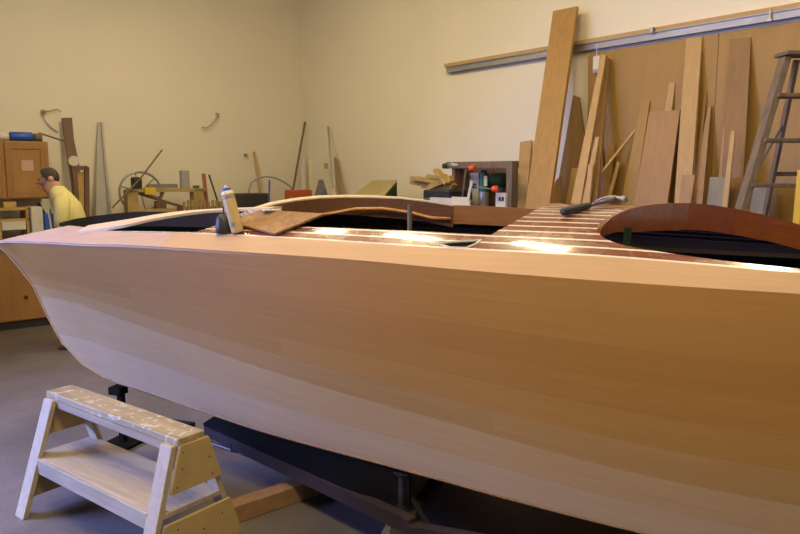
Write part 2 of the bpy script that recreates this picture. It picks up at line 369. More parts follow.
p = atY(801, 170, 4.2)
thing(MB().bar((p.x, 4.2, p.z), (p.x-.08, 4.1, .01), .035, .02), 'yellow_batten', M['yellow'], 'yellow batten standing upright at the right edge before the ladder', 'batten')

# ------------------------------------------------------------------ workbench along the right wall and what stands on it
ZB = 1.12
def bench(name, P, s0, s1, depth, z, label, ang):
    t = empty(name, P((s0+s1)/2, depth/2+.02, 0), label, 'workbench')
    MB().hexa([P(s0, .02, z-.05), P(s1, .02, z-.05), P(s1, depth, z-.05), P(s0, depth, z-.05)], [P(s0, .02, z), P(s1, .02, z), P(s1, depth, z), P(s0, depth, z)]).build('worktop', M['benchwood'], t, bevel=.004)
    n = max(2, int((s1-s0)/1.4)+1)
    for i in range(n):
        s = s0+.06+(s1-s0-.12)*i/(n-1)
        for d in (.08, depth-.08): MB().box(P(s, d, (z-.05)/2), (.08, .08, z-.05), ang).build('leg', M['benchwood'], t)
    MB().hexa([P(s0, .06, .3), P(s1, .06, .3), P(s1, depth-.06, .3), P(s0, depth-.06, .3)], [P(s0, .06, .33), P(s1, .06, .33), P(s1, depth-.06, .33), P(s0, depth-.06, .33)]).build('shelf', M['benchwood'], t)
def sR(u, d): q = onR(u, 170, d); return (q-COR).dot(-RD)
def sL(u, d): q = onL(u, 170, d); return (q-COR).dot(LD)
DB = .45
bench('workbench', Rw, sR(354, .4), sR(503, .4), .85, ZB, 'long wooden workbench under the power tools by the right wall', RANG)
bench('workbench', Lw, .75, sL(117, .4), .85, ZB, 'long wooden workbench under the old wheel machine by the left wall', LANG)

# open cabinet with power tools
def qd(u0, u1, d):  return sR(u0, d), sR(u1, d)
def pz(u, v, d): return onR(u, v, d).z
def rbox(mb, u0, u1, v0, v1, d0, d1, z0=None):
    "box on the right wall between pixel columns and rows measured on its front plane d1"
    a, b = qd(u0, u1, d1); zt = pz((u0+u1)/2, v0, d1); zb = pz((u0+u1)/2, v1, d1) if z0 is None else z0
    return mb.hexa([Rw(a, d0, zb), Rw(b, d0, zb), Rw(b, d1, zb), Rw(a, d1, zb)], [Rw(a, d0, zt), Rw(b, d0, zt), Rw(b, d1, zt), Rw(a, d1, zt)])
Z0 = ZB+.001
t = empty('tool_shelf', Rw(sR(480, .4), .3, ZB), 'open dark brown wooden shelf holding power tools on the right bench', 'shelf')
rbox(MB(), 446, 512, 161.5, 168, .36, .46).build('top_board', M['oldwood'], t)
rbox(MB(), 506.5, 512, 161.5, 0, .38, .47, Z0).build('side_panel', M['oldwood'], t)
rbox(MB(), 452, 455, 168, 0, .20, .44, Z0).build('side_panel', M['brown'], t)
rbox(MB(), 455, 509, 168, 0, .18, .20, Z0).build('back_panel', M['brown'], t)
def cyl(P, s, d, z0, z1, r, r2=None): return MB().tube([P(s, d, z0), P(s, d, z1)], [r, r2 or r], 20)
# green canister
s = sR(484, .3)
t = empty('green_canister', Rw(s, .3, Z0), 'dark green canister with a white label inside the tool shelf', 'canister')
cyl(Rw, s, .30, Z0, pz(484, 173, .3), .055).build('can', M['green'], t, smooth=False)
cyl(Rw, s, .30, pz(484, 173, .3), pz(484, 170, .3), .03).build('lid', M['black'], t)
rbox(MB(), 484, 487, 176, 186, .35, .362).build('label', M['white'], t)
s = sR(484, .52)
thing(cyl(Rw, s, .52, Z0, pz(484, 192, .52), .05), 'metal_tin', M['steel'], 'grey metal tin in front of the green canister', 'tin')
t = empty('power_drill', Rw(sR(499, .3), .3, Z0), 'dark green-black power drill lying in the tool shelf', 'drill')
zc = pz(499, 180, .3)
MB().tube([Rw(sR(490, .3), .3, zc), Rw(sR(494, .3), .3, zc), Rw(sR(504, .3), .3, zc), Rw(sR(506, .3), .3, zc)], [.03, .075, .075, .04], 18).build('motor_body', M['dgreen'], t, smooth=True)
MB().bar(Rw(sR(501, .3), .3, zc-.05), Rw(sR(502, .3), .3, Z0), .06, .07).build('handle', M['black'], t, bevel=.01)
MB().tube([Rw(sR(488.5, .3), .3, zc), Rw(sR(490.3, .3), .3, zc)], .022, 14).build('chuck', M['steel'], t)
t = empty('socket_box', Rw(sR(502, .45), .45, Z0), 'small cream box with dark holes at the right end of the tool shelf', 'box')
rbox(MB(), 496, 506, 193, 0, .40, .50, Z0).build('case', M['white'], t, bevel=.004)
for k in range(2): rbox(MB(), 499+k*3, 501+k*3, 197, 201, .50, .506).build('hole', M['black'], t)
thing(rbox(MB(), 464, 480, 173, 0, .205, .24, Z0), 'white_carton', M['white'], 'white carton at the back of the tool shelf beside the green canister', 'carton')
thing(rbox(MB(), 456, 463, 169.5, 0, .21, .34, Z0), 'dark_case', M['brown'], 'dark brown upright case at the left end of the tool shelf', 'case')
# clamps
def clamp(p, q, knob, label):
    c = (p+q)/2; t = empty('bar_clamp', (c.x, c.y, min(p.z, q.z)), label, 'clamp')
    MB().bar(p, q, .02, .012).build('bar', M['steel'], t)
    d = (q-p).normalized()
    MB().tube([knob-Vector((.035, 0, 0)), knob-Vector((.012, 0, 0)), knob+Vector((.02, 0, 0)), knob+Vector((.03, 0, 0))], [.02, .034, .034, .02], 14).build('handle', M['orange'], t, smooth=True)
    MB().box(p, (.05, .03, .05), 0).build('jaw', M['iron'], t)
clamp(Rw(sR(459, .55), .55, Z0+.05), onR(466, 169, .48), onR(472, 168, .50), 'grey bar clamp with an orange handle standing against the tool shelf')
clamp(onR(474, 186, .56), onR(491, 189, .56), onR(495, 189, .56), 'grey bar clamp with an orange handle lying across the tool shelf')
t = empty('router', Rw(sR(451, .5), .5, pz(451, 166, .4)), 'grey metal tool head on the left end of the tool shelf top', 'tool')
MB().tube([onR(449, 165, .44), onR(453, 165.5, .44), onR(459, 166, .44)], [.03, .038, .03], 14).build('head', M['steel'], t, smooth=True)
MB().tube([onR(444, 166, .44), onR(448.5, 166, .44)], [.03, .03], 12).build('cap', M['black'], t)
# black case, wood scraps, white box
t = empty('black_tool_case', Rw(sR(436, .55), .55, Z0), 'black tool case under the pile of wood scraps', 'case')
rbox(MB(), 423, 449, 190, 201, .35, .70).build('body', M['black'], t, bevel=.015)
rbox(MB(), 424, 448, 200.3, 0, .36, .69, Z0).build('lower_shell', M['black'], t, bevel=.01)
rbox(MB(), 424, 446, 198.6, 199.6, .70, .705).build('silver_trim', M['galv'], t)
zt = pz(436, 190, .70)
sc = [((412, 181), (440, 186), .06, .035), ((414, 178), (446, 183), .10, .02), ((430, 187), (452, 178), .05, .03), ((436, 170), (448, 184), .07, .02), ((424, 186), (455, 189), .08, .03), ((443, 176), (454, 187), .06, .03), ((428, 176), (450, 180), .05, .02)]
for i, (a, b, w, h) in enumerate(sc):
    d = .42+.045*(i % 4)
    txt = ['lowest pale offcut sticking out left of the scrap pile', 'flat pale board lying across the scrap pile', 'offcut crossing upward to the right in the scrap pile', 'small offcut standing steeply on the scrap pile', 'long offcut at the bottom of the scrap pile above the black case', 'short offcut at the right end of the scrap pile', 'thin offcut near the top of the scrap pile'][i]
    thing(MB().bar(onR(*a, d), onR(*b, d), w*1.2, h*1.9), 'wood_offcut', M['leather'], txt, 'offcut', 'wood offcuts piled on the black case', bevel=.003)
t = empty('white_open_box', Rw(sR(450, .82), .75, Z0), 'low white open box with a raised flap in front of the black case', 'box')
rbox(MB(), 430, 470, 198, 0, .72, .735, Z0).build('front_side', M['white'], t)
rbox(MB(), 452, 470, 197, 0, .735, .745, Z0).build('end_flap', M['creamcap'], t)
MB().bar(onR(468, 200, .75), onR(472, 181, .75), .012, .03).build('flap', M['white'], t)
# olive wedge box left of that
zt = pz(385, 196, .55)
a = [onR(353, 196, .72), onR(372, 181, .35), onR(397, 180.5, .35), onR(384, 196, .72)]
t = empty('olive_box', Rw(sR(376, .5), .5, Z0), 'sloping olive-tan lidded box with a dark green side on the bench', 'box')
lo = [Vector((p.x, p.y, Z0)) for p in a]
MB().hexa(lo, [p-Vector((0, 0, .012)) for p in a]).build('body', M['dgreen'], t)
MB().hexa([p-Vector((0, 0, .012)) for p in a], [p+Vector((0, 0, .006)) for p in a]).build('lid', M['olive'], t)

# ------------------------------------------------------------------ corner: long tools and odds and ends on the left bench
def pole(P0, P1, r, name, mat, label, cat, n=8): return thing(MB().tube([P0, P1], r, n), name, mat, label, cat, smooth=True)
def lpt(u, v, d): return onL(u, v, d)
def stick(uv0, uv1, d0, d1, r, name, mat, label, cat, floor=True):
    "round stick against the left wall, top at uv0, seen lower end uv1 carried down to bench height"
    a = onL(*uv0, d0) if d0 is not None else onR(*uv0, .05); n = ray(*uv0).cross(ray(*uv1)); P = COR+LN*d1+Vector((0, 0, ZB+r)); d = LD
    s = (C0-P).dot(n)/d.dot(n); b = P+d*s
    if isinstance(r, tuple): pass
    return thing(MB().tube([b, a], r, 8), name, mat, label, cat, smooth=True)
stick((305, 122), (293, 190), None, .45, .016, 'broom_handle', M['oldwood'], 'long brown pole leaning up into the room corner', 'pole')
a = onR(328, 127, .05); pole(Vector((onR(333, 190, .5).x, onR(333, 190, .5).y, ZB+.4)), a, .014, 'pole', M['greyblue'], 'long pale grey pole on the bench right of the corner', 'pole')
thing(MB().tube([onL(304, 198, .3)-Vector((0, 0, .3)), onL(303, 158, .3)], .04, 14), 'paper_roll', M['white'], 'white paper roll standing behind the red-orange box', 'roll')
thing(MB().tube([onL(311, 198, .22)-Vector((0, 0, .3)), onL(310, 160, .22)], .035, 14), 'paper_roll', M['creamcap'], 'cream paper roll just right of the white one', 'roll')
def lbox(mb, u0, u1, v0, v1, d0, d1, z0=None):
    a = sL(u0, d1); b = sL(u1, d1); um = (u0+u1)/2; zt = onL(um, v0, d1).z; zb = onL(um, v1, d1).z if z0 is None else z0
    return mb.hexa([Lw(b, d0, zb), Lw(a, d0, zb), Lw(a, d1, zb), Lw(b, d1, zb)], [Lw(b, d0, zt), Lw(a, d0, zt), Lw(a, d1, zt), Lw(b, d1, zt)])
thing(lbox(MB(), 292, 312, 190, 0, .40, .62, Z0), 'red_box', M['red'], 'red-orange metal box on the bench near the room corner', 'box', bevel=.01)
# grey sack
def sack(c, rx, rz, mat, name, label):
    mb = MB(); n = 16; vs = []; fs = []
    rows = 9
    for i in range(rows):
        f = i/(rows-1); r = (1, 1.05, 1.02, .97, .9, .78, .6, .36, .12)[i]
        for k in range(n):
            a = 2*math.pi*k/n; w = 1+.09*math.sin(3*a+i)+.06*math.sin(7*a)
            vs.append(c+Vector((math.cos(a)*rx*r*w, math.sin(a)*rx*.7*r*w, rz*f)))
    for i in range(rows-1):
        for k in range(n): fs.append((i*n+k, i*n+(k+1) % n, (i+1)*n+(k+1) % n, (i+1)*n+k))
    fs.append(tuple(range(n))); fs.append(tuple((rows-1)*n+k for k in range(n)))
    mb.add(vs, fs); return thing(mb, name, mat, label, 'sack', smooth=True)
cs = onR(321, 198, .35); sack(Vector((cs.x, cs.y, .02)), .24, onR(321, 181, .35).z, M['rag'], 'dark_sack', 'lumpy dark grey sack beside the red-orange box')
lean('batten', (330, 155), (332.5, 155), (331.5, 192), (334, 192), M['creamcap'], 'short white batten beside the pale grey pole', .06, .5, .02, 'batten')
lean('batten', (334, 158), (336, 158), (338, 195), (342, 195), M['benchwood'], 'short tan batten right of the dark sack', .06, .5, .02, 'batten')
p = onR(326, 166, .12); thing(MB().box(p, (.05, .03, .08), RANG), 'wall_switch', M['olive'], 'small olive box fixed to the wall beside the pale pole', 'switch', bevel=.004)
# black tub, blue stick, hose, wood stick
thing(lbox(MB(), 241, 269, 193.5, 0, .30, .62, Z0), 'grey_crate', M['iron'], 'dark grey storage tub on the bench behind the glue bottle', 'tub', bevel=.02)
stick((269.5, 180), (269, 200), .66, .7, .012, 'blue_rod', M['blue'], 'short upright blue rod right of the dark grey tub', 'rod')
stick((254, 152), (258, 180), .05, .28, .018, 'wooden_stake', M['leather'], 'short tan stake leaning on the wall above the grey tub', 'stake')
pts = [onL(u, v, .25) for u, v in [(249, 190), (251, 183), (258, 178), (267, 176.5), (276, 178), (284, 182), (291, 187)]]
pts += [Vector((pts[-1].x+.02, pts[-1].y, Z0+.25))]; pts = [Vector((pts[0].x-.02, pts[0].y, Z0+.2))]+pts
thing(MB().tube(pts, .013, 8), 'hose', M['greyblue'], 'thin grey hose arching above the tub and the blue rod', 'hose', smooth=True)
p = onL(245, 155, .02); thing(MB().tube([p, p+LN*.05], .02, 10), 'wall_peg', M['grey'], 'tiny round peg on the wall above the grey tub', 'peg')
# hooks with cable
def wallhook(pix, lab, mt):
    p0 = onL(*pix[0], .01)
    t = empty('cable_hook', p0, lab, 'hook')
    MB().box(p0+LN*.012, (.04, .03, .05), LANG).build('plate', M['olive'], t)
    MB().tube([onL(u, v, .05) for u, v in pix], .008, 6).build('cable', mt, t, smooth=True)
wallhook([(43, 112), (50, 111), (57, 109), (61, 112)], 'small hook with a bit of pale cable above the wall cabinet', M['leather'])
wallhook([(217, 115), (216, 119), (211, 125), (206, 128), (202, 127)], 'small hook with pale curled cable on the bare left wall', M['greyblue'])
MBc = MB().tube([onL(u, v, .02) for u, v in [(42, 113), (46, 122), (52, 128), (58, 132)]], .006, 6)
thing(MBc, 'wall_cable', M['greyblue'], 'thin cable sagging on the wall above the cabinet', 'cable', smooth=True)

# old wheel machine
def machine():
    D = .5
    def q(u, v, d=D): return onL(u, v, d)
    t = empty('wheel_machine', Lw(sL(165, D), D, Z0), 'old wooden-framed machine with a large grey wheel by the left wall', 'machine')
    lbox(MB(), 126, 137, 190, 0, .42, .56, Z0).build('post', M['machine'], t, bevel=.005)
    lbox(MB(), 193, 203, 189, 0, .42, .56, Z0).build('post', M['machine'], t, bevel=.005)
    lbox(MB(), 128, 206, 188.5, 192, .44, .56).build('beam', M['machine'], t, bevel=.003)
    lbox(MB(), 137, 197, 208.5, 213, .44, .54).build('lower_beam', M['machine'], t, bevel=.003)
    w = MB(); c = q(140.5, 192, .36); R = .245; pts = []
    for k in range(33):
        a = 2*math.pi*k/32; pts.append(c+LD*math.cos(a)*R*1.05+Vector((0, 0, math.sin(a)*R)))
    w.tube(pts, .014, 8, cap=False); wh = w.build('wheel', M['steel'], t, smooth=True)
    sp = MB()
    for k in range(6):
        a = math.pi*k/3+.3; sp.tube([c, c+LD*math.cos(a)*R+Vector((0, 0, math.sin(a)*R))], .008, 6)
    sp.build('spokes', M['steel'], wh)
    MB().tube([c-LN*.04, c+LN*.12], .03, 12).build('hub', M['iron'], wh)
    lbox(MB(), 133, 142, 177, 190, .44, .56).build('motor', M['iron'], t, bevel=.02)
    lbox(MB(), 144, 155, 187.5, 194.5, .56, .60).build('yellow_switch_box', M['yellow'], t, bevel=.005)
    MB().bar(q(140, 194), q(186, 208), .05, .03).build('brace', M['brown'], t)
    MB().bar(q(163, 192), q(157, 206), .03, .03).build('brace', M['oldwood'], t)
    lbox(MB(), 148, 177, 184, 188, .48, .54).build('slide_bar', M['steel'], t)
    lbox(MB(), 181.5, 189.5, 170.5, 188.5, .46, .54).build('grey_head', M['greyblue'], t, bevel=.006)
    lbox(MB(), 194, 199, 185.5, 188.5, .48, .54).build('green_knob', M['green'], t, bevel=.004)
    MB().tube([q(112, 208, .62), q(140, 179, .60), q(162, 150, .30)], .011, 8).build('lever', M['oldwood'], t)
    lbox(MB(), 155, 165, 201, 208.5, .46, .54).build('block', M['brown'], t)
machine()
stick((203.5, 174), (207, 205), .4, .55, .026, 'reddish_post', M['mahog_edge'], 'reddish brown wooden post standing right of the wheel machine', 'post')
stick((209, 175), (219, 205), .3, .6, .012, 'dark_rod', M['iron'], 'thin dark rod leaning between reddish post and glue bottle', 'rod')
def crate():
    t = empty('slatted_crate', Lw(sL(200, .7), .72, Z0), 'low slatted wooden crate on the bench right of the wheel machine', 'crate')
    lbox(MB(), 181, 222, 207, 0, .62, .80, Z0).build('body', M['oldwood'], t)
    for k in range(10):
        u = 182+k*4.1; lbox(MB(), u, u+2.4, 200 if k % 3 else 201.5, 0, .80, .815, Z0).build('slat', M['benchwood'], t)
crate()

# things leaning left of the machine
def leanL(name, L, mat, label, d0, d1, thick, cat='board'):
    "outline pixels top to bottom left side then right side, the last of each carried to the floor"
    left, right = L
    def P(uv, v0, v1):
        f = (uv[1]-v0)/(v1-v0)*.42; return onL(uv[0], uv[1], d0+(d1-d0)*f)
    v0, v1 = left[0][1], left[-1][1]
    A = [P(x, v0, v1) for x in left]; B = [P(x, v0, v1) for x in right]
    def down(a, b):
        e_ = (b-a).normalized(); return b+e_*((b.z-.005)/-e_.z)
    A.append(down(A[-2], A[-1])); B.append(down(B[-2], B[-1]))
    m = MB().prism(A+B[::-1], -LN*thick)
    return thing(m, name, mat, label, cat)
leanL('brown_board', ([(62, 118), (65, 140), (69, 165), (74, 200)], [(72, 117.5), (74, 140), (79, 163), (84, 200)]), M['brown'], 'curved dark brown board leaning on the wall behind the man', .08, .5, .03)
t = empty('arched_bracket', onL(80, 200, .6)-Vector((0, 0, .3)), 'dark brown arched bracket standing right of the curved brown board', 'bracket')
MB().bar(onL(74, 167, .6), onL(78, 222, .6), .05, .05, LN).build('stile', M['brown'], t)
MB().bar(onL(86.5, 167, .6), onL(87, 222, .6), .05, .05, LN).build('stile', M['brown'], t)
MB().bar(onL(74, 168, .6), onL(87, 168, .6), .05, .05, LN).build('cross_rail', M['brown'], t)
MB().bar(onL(82, 172, .58), onL(82, 222, .58), .12, .02, LN).build('inner_panel', M['leather'], t)
p = onL(73.5, 161, .3); thing(MB().tube([p, p+LN*.02], .06, 18), 'round_disc', M['white'], 'small pale disc on the curved dark brown board', 'disc')
leanL('angle_strip', ([(98, 122), (97, 150), (96, 205)], [(102, 122), (105, 150), (111, 205)]), M['palegrey'], 'pale grey strip of sheet tapering upward, left of the wheel machine', .05, .4, .01, 'strip')
leanL('metal_rod', ([(101, 122), (104, 160), (108, 205)], [(103, 122), (106, 160), (110, 205)]), M['steel'], 'thin grey metal rod lying on the pale tapering strip', .08, .44, .01, 'rod')

# wall cabinet
def cabinet():
    D = .42; s0 = sL(50, D); s1 = s0+1.9; zt = onL(25, 141, D).z; zb = onL(25, 199, D).z
    t = empty('wall_cabinet', Lw((s0+s1)/2, D/2, zb), 'orange-brown wooden wall cabinet at the left edge', 'cabinet')
    MB().hexa([Lw(s1, .005, zb), Lw(s0, .005, zb), Lw(s0, D-.02, zb), Lw(s1, D-.02, zb)], [Lw(s1, .005, zt), Lw(s0, .005, zt), Lw(s0, D-.02, zt), Lw(s1, D-.02, zt)]).build('body', M['cabinet'], t, bevel=.004)
    W = sL(5, D)-s0
    x = s0+.02
    for k in range(3):
        a, b = x, x+W-.03
        fr = MB()
        for (p0, p1, r0, r1) in [(a, b, zt-.09, zt-.015), (a, b, zb+.015, zb+.09), (a, a+.07, zb+.09, zt-.09), (b-.07, b, zb+.09, zt-.09)]:
            fr.hexa([Lw(p1, D-.02, r0), Lw(p0, D-.02, r0), Lw(p0, D, r0), Lw(p1, D, r0)], [Lw(p1, D-.02, r1), Lw(p0, D-.02, r1), Lw(p0, D, r1), Lw(p1, D, r1)])
        dr = fr.build('door', M['cabinet_rail'], t, bevel=.003)
        MB().hexa([Lw(b-.07, D-.02, zb+.09), Lw(a+.07, D-.02, zb+.09), Lw(a+.07, D-.01, zb+.09), Lw(b-.07, D-.01, zb+.09)], [Lw(b-.07, D-.02, zt-.09), Lw(a+.07, D-.02, zt-.09), Lw(a+.07, D-.01, zt-.09), Lw(b-.07, D-.01, zt-.09)]).build('door_panel', M['cabinet'], dr)
        x += W
    return zt
zt = cabinet()
a = sL(22, .43); b = sL(34, .43); z1 = onL(28, 160, .43).z; z2 = onL(28, 171, .43).z
thing(MB().hexa([Lw(a, .412, z2), Lw(b, .412, z2), Lw(b, .416, z2), Lw(a, .416, z2)], [Lw(a, .412, z1), Lw(b, .412, z1), Lw(b, .416, z1), Lw(a, .416, z1)]), 'paper_note', plain('pink_paper', (.55, .36, .27), .8), 'pale pinkish paper note on the wall cabinet door', 'note')
zt += .004
def roll(u0, u1, d, r, mt, name, lab, cat): 
    z = zt+r; s0 = sL(u0, d); s1 = sL(u1, d)
    return thing(MB().tube([Lw(s0, d, z), Lw(s0-(s0-s1)*.04, d, z), Lw(s1+(s0-s1)*.04, d, z), Lw(s1, d, z)], [r*.8, r, r, r*.7], 16), name, mt, lab, cat, smooth=True)
roll(12, 35, .30, .05, M['blue'], 'blue_bundle', 'blue rolled bundle on top of the wall cabinet', 'bundle')
roll(-6, 11, .30, .048, M['white'], 'white_bundle', 'whitish rolled bundle on the cabinet left of the blue one', 'bundle')
roll(36, 44, .30, .045, M['oldwood'], 'brown_block', 'small brown block on the cabinet right of the blue bundle', 'block')
thing(MB().tube([Lw(sL(-6, .36), .12, zt+.012), Lw(sL(46, .2), .12, zt+.015)], .012, 8), 'dowel', M['oldwood'], 'long thin dowel lying behind the bundles on the cabinet', 'dowel')
thing(MB().tube([Lw(sL(43, .3), .22, zt+.10), onL(64, 141, .25)], .01, 8), 'thin_stick', M['oldwood'], 'thin stick sticking out right from the cabinet top', 'stick')

# lower workbench at left with panelled front
def lowbench():
    D = .62; s0 = sL(58, D)-.1; s1 = s0+2.3; z = .95
    t = empty('storage_bench', Lw((s0+s1)/2, D/2, 0), 'orange-brown low bench with a dark base behind the bow', 'workbench')
    def hb(mb, a, b, d0, d1, z0, z1): return mb.hexa([Lw(b, d0, z0), Lw(a, d0, z0), Lw(a, d1, z0), Lw(b, d1, z0)], [Lw(b, d0, z1), Lw(a, d0, z1), Lw(a, d1, z1), Lw(b, d1, z1)])
    hb(MB(), s0, s1, .01, D-.04, 0, .09).build('plinth', M['iron'], t)
    hb(MB(), s0, s1, .01, D-.02, .09, z-.04).build('body', M['cabinet'], t)
    hb(MB(), s0+.02, s0+1.1, D-.02, D, .1, z-.06).build('front_panel', M['cabinet'], t, bevel=.003)
    hb(MB(), s0+1.13, s1-.02, D-.02, D, .1, z-.06).build('front_panel', M['cabinet'], t, bevel=.003)
    hb(MB(), s0-.03, s1+.02, .01, D+.04, z-.04, z).build('worktop', M['benchwood'], t, bevel=.004)
    for u, v in [(26, 297)]:
        p = onL(u, v, D); MB().tube([p, p+LN*.02], .018, 10).build('knob', M['iron'], t)
    return z
zl = lowbench()+.001
t = empty('wooden_tray', Lw(sL(12, .5), .5, zl), 'open wooden tray rack on the bench below the wall cabinet', 'rack')
for v in (208, 219): lbox(MB(), -6, 26, v, v+2.5, .25, .55).build('shelf_board', M['leather'], t)
lbox(MB(), 23, 26, 208, 0, .25, .55, zl).build('side_board', M['leather'], t)
lbox(MB(), -6, -3, 208, 0, .25, .55, zl).build('side_board', M['leather'], t)
lbox(MB(), -2, 22, 221.6, 230, .3, .56).build('papers', M['white'], t)
thing(lbox(MB(), 1, 14, 202, 208, .3, .5), 'tan_offcut', M['leather'], 'tan wooden block lying on top of the tray rack', 'block', bevel=.005)
thing(lbox(MB(), 28, 40, 207, 0, .35, .6, zl), 'white_canister', M['white'], 'white carton between the tray rack and the man', 'carton', bevel=.01)
thing(lbox(MB(), 41, 52, 214, 0, .3, .5, zl), 'blue_bin', M['blue'], 'blue bin in front of the man beside the white carton', 'bin', bevel=.01)
thing(MB().bar(onL(38, 203, .4), onL(46, 217, .4), .05, .03), 'green_tool', M['dgreen'], 'dark green tool slanting down into the blue bin', 'tool')

# ------------------------------------------------------------------ man
def skinobj(name, nodes, edges, mat, parent, root=0, sub=1):
    base = Vector(parent['_w'])
    me = bpy.data.meshes.new(name); me.from_pydata([Vector(n[0])-base for n in nodes], edges, []); o = bpy.data.objects.new(name, me); COL.objects.link(o); o.parent = parent
    o['_w'] = tuple(base); me.materials.append(mat)
    sk = o.modifiers.new('skin', 'SKIN'); sk.use_smooth_shade = True
    if not me.skin_vertices: pass
    for i, n in enumerate(nodes):
        r = n[1]; r = r if isinstance(r, tuple) else (r, r); me.skin_vertices[0].data[i].radius = r
    me.skin_vertices[0].data[root].use_root = True
    sb = o.modifiers.new('sub', 'SUBSURF'); sb.levels = sub; sb.render_levels = sub
    return o
def man():
    Yb = 6.75; hd = atY(47.5, 178, Yb); zt = atY(47, 167, Yb).z
    F_ = Vector((-.90, -.40, 0)).normalized(); R_ = Vector((-F_.y, F_.x, 0))   # facing left
    if R_.y < 0: R_ = -R_
    k = zt/1.72
    base = Vector((hd.x, hd.y, 0))-F_*.170
    def P(f, s, z): return base+F_*f+R_*s+Vector((0, 0, z*k))
    t = empty('person', base, 'person with short grey-brown hair in a yellow t-shirt looking down', 'person')
    nd = [(P(-.04, 0, .95), (.11, .14)), (P(-.03, 0, 1.15), (.10, .13)), (P(.03, 0, 1.34), (.085, .12)), (P(.085, 0, 1.45), (.06, .08)), (P(.115, 0, 1.50), (.072, .072)), (P(.148, 0, 1.548), (.084, .084)), (P(.166, 0, 1.62), (.102, .102)),
          (P(.055, .16, 1.39), .050), (P(.055, -.16, 1.39), .050)]
    ed = [(0, 1), (1, 2), (2, 3), (3, 4), (4, 5), (5, 6), (3, 7), (3, 8)]
    for s, r in ((1, 7), (-1, 8)):
        i = len(nd); nd += [(P(.075, s*.205, 1.14), .040), (P(.26, s*.17, 1.03), .030), (P(.33, s*.16, 1.02), (.022, .034)), (P(.37, s*.16, 1.015), (.016, .034))]
        ed += [(r, i), (i, i+1), (i+1, i+2), (i+2, i+3)]
        for j in range(4):
            off = -.03+.02*j; l = (.055, .07, .075, .065)[j]
            m = len(nd); nd += [(P(.39, s*.16+off, 1.01), .0095), (P(.39+l*.5, s*.16+off*1.1, 1.005), .0085), (P(.39+l, s*.16+off*1.1, .985), .007)]
            ed += [(i+3, m), (m, m+1), (m+1, m+2)]
        m = len(nd); nd += [(P(.345, s*.16-s*.045, 1.005), .011), (P(.385, s*.16-s*.06, 1.0), .009)]; ed += [(i+2, m), (m, m+1)]
        h = len(nd); nd += [(P(-.04, s*.09, .88), .09), (P(.0, s*.10, .50), .060), (P(-.02, s*.10, .09), .042), (P(.04, s*.105, .045), (.04, .03)), (P(.12, s*.11, .035), (.04, .025))]
        ed += [(0, h), (h, h+1), (h+1, h+2), (h+2, h+3), (h+3, h+4)]
    n = len(nd); nd += [(P(.262, 0, 1.578), .016), (P(.272, 0, 1.56), .014)]; ed += [(6, n), (n, n+1)]
    n = len(nd); nd += [(P(.215, 0, 1.512), .034)]; ed += [(5, n)]
    skinobj('body', nd, ed, M['skin'], t, 0, 2)
    def loft(rows, n=24):
        vs = []; fs = []
        for f, z, rf, rs in rows:
            for a in range(n):
                q = 2*math.pi*a/n; vs.append(P(f+math.cos(q)*rf, math.copysign(abs(math.sin(q))**.85, math.sin(q))*rs, z))
        for i in range(len(rows)-1):
            for a in range(n): fs.append((i*n+a, i*n+(a+1) % n, (i+1)*n+(a+1) % n, (i+1)*n+a))
        fs += [tuple(range(n)), tuple((len(rows)-1)*n+a for a in range(n))]
        return MB().add(vs, fs)
    so = loft([(-.04, .86, .125, .165), (-.045, 1.0, .122, .165), (-.04, 1.15, .122, .172), (-.01, 1.28, .130, .190), (.02, 1.38, .128, .198), (.055, 1.445, .112, .175), (.080, 1.495, .092, .12), (.098, 1.53, .078, .084), (.104, 1.545, .072, .076)]).build('t_shirt', M['shirt'], t, smooth=True)
    so['label'] = 'yellow t-shirt'
    for s in (1, -1): MB().tube([P(.045, s*.11, 1.44), P(.05, s*.165, 1.41), P(.058, s*.195, 1.34), P(.066, s*.205, 1.25), P(.075, s*.208, 1.17)], [.05, .072, .072, .066, .060], 16).build('sleeve', M['shirt'], t, smooth=True)
    MB().prism([P(.165, -.12, 1.33), P(.165, .12, 1.33), P(.115, .16, .80), P(.115, -.16, .80)], F_*.02).build('apron', M['bib'], t, bevel=.008)
    tr = [(P(-.04, 0, .93), (.12, .155))]; te = []
    for s in (1, -1):
        h = len(tr); tr += [(P(-.04, s*.09, .82), .10), (P(.0, s*.10, .50), .076), (P(-.02, s*.10, .10), .065)]; te += [(0, h), (h, h+1), (h+1, h+2)]
    skinobj('trousers', tr, te, M['jeans'], t, 0, 2)
    for s in (1, -1):
        MB().tube([P(-.07, s*.105, .045), P(-.02, s*.105, .05), P(.08, s*.108, .045), P(.17, s*.112, .035)], [.03, .046, .045, .03], 12).build('shoe', M['brown'], t, smooth=True)
    c = P(.159, 0, 1.626); mb = MB(); n = 28; m = 12; vs = []; fs = []
    for i in range(m+1):
        for j in range(n):
            a = 2*math.pi*j/n; fr = math.cos(a)
            lim = math.radians(128 if fr < -.1 else 128-(fr+.1)/1.1*80)      # how far the hair comes down: low at the nape, short at the brow
            th = lim*i/m; d = Vector((math.sin(th)*math.cos(a), math.sin(th)*math.sin(a), math.cos(th)))
            rr = 1+.025*math.sin(9*a)*math.sin(5*th)
            vs.append(c+F_*d.x*.094*rr+R_*d.y*.086*rr+Vector((0, 0, d.z*.094*rr)))
    for i in range(m):
        for j in range(n): fs.append((i*n+j, i*n+(j+1) % n, (i+1)*n+(j+1) % n, (i+1)*n+j))
    mb.add(vs, fs); h = mb.build('hair', M['hair'], t, smooth=True)
    for s in (-1, 1): MB().tube([P(.140, s*.074, 1.613), P(.137, s*.088, 1.615)], [.030, .022], 14).build('ear', M['skin'], t, smooth=True)
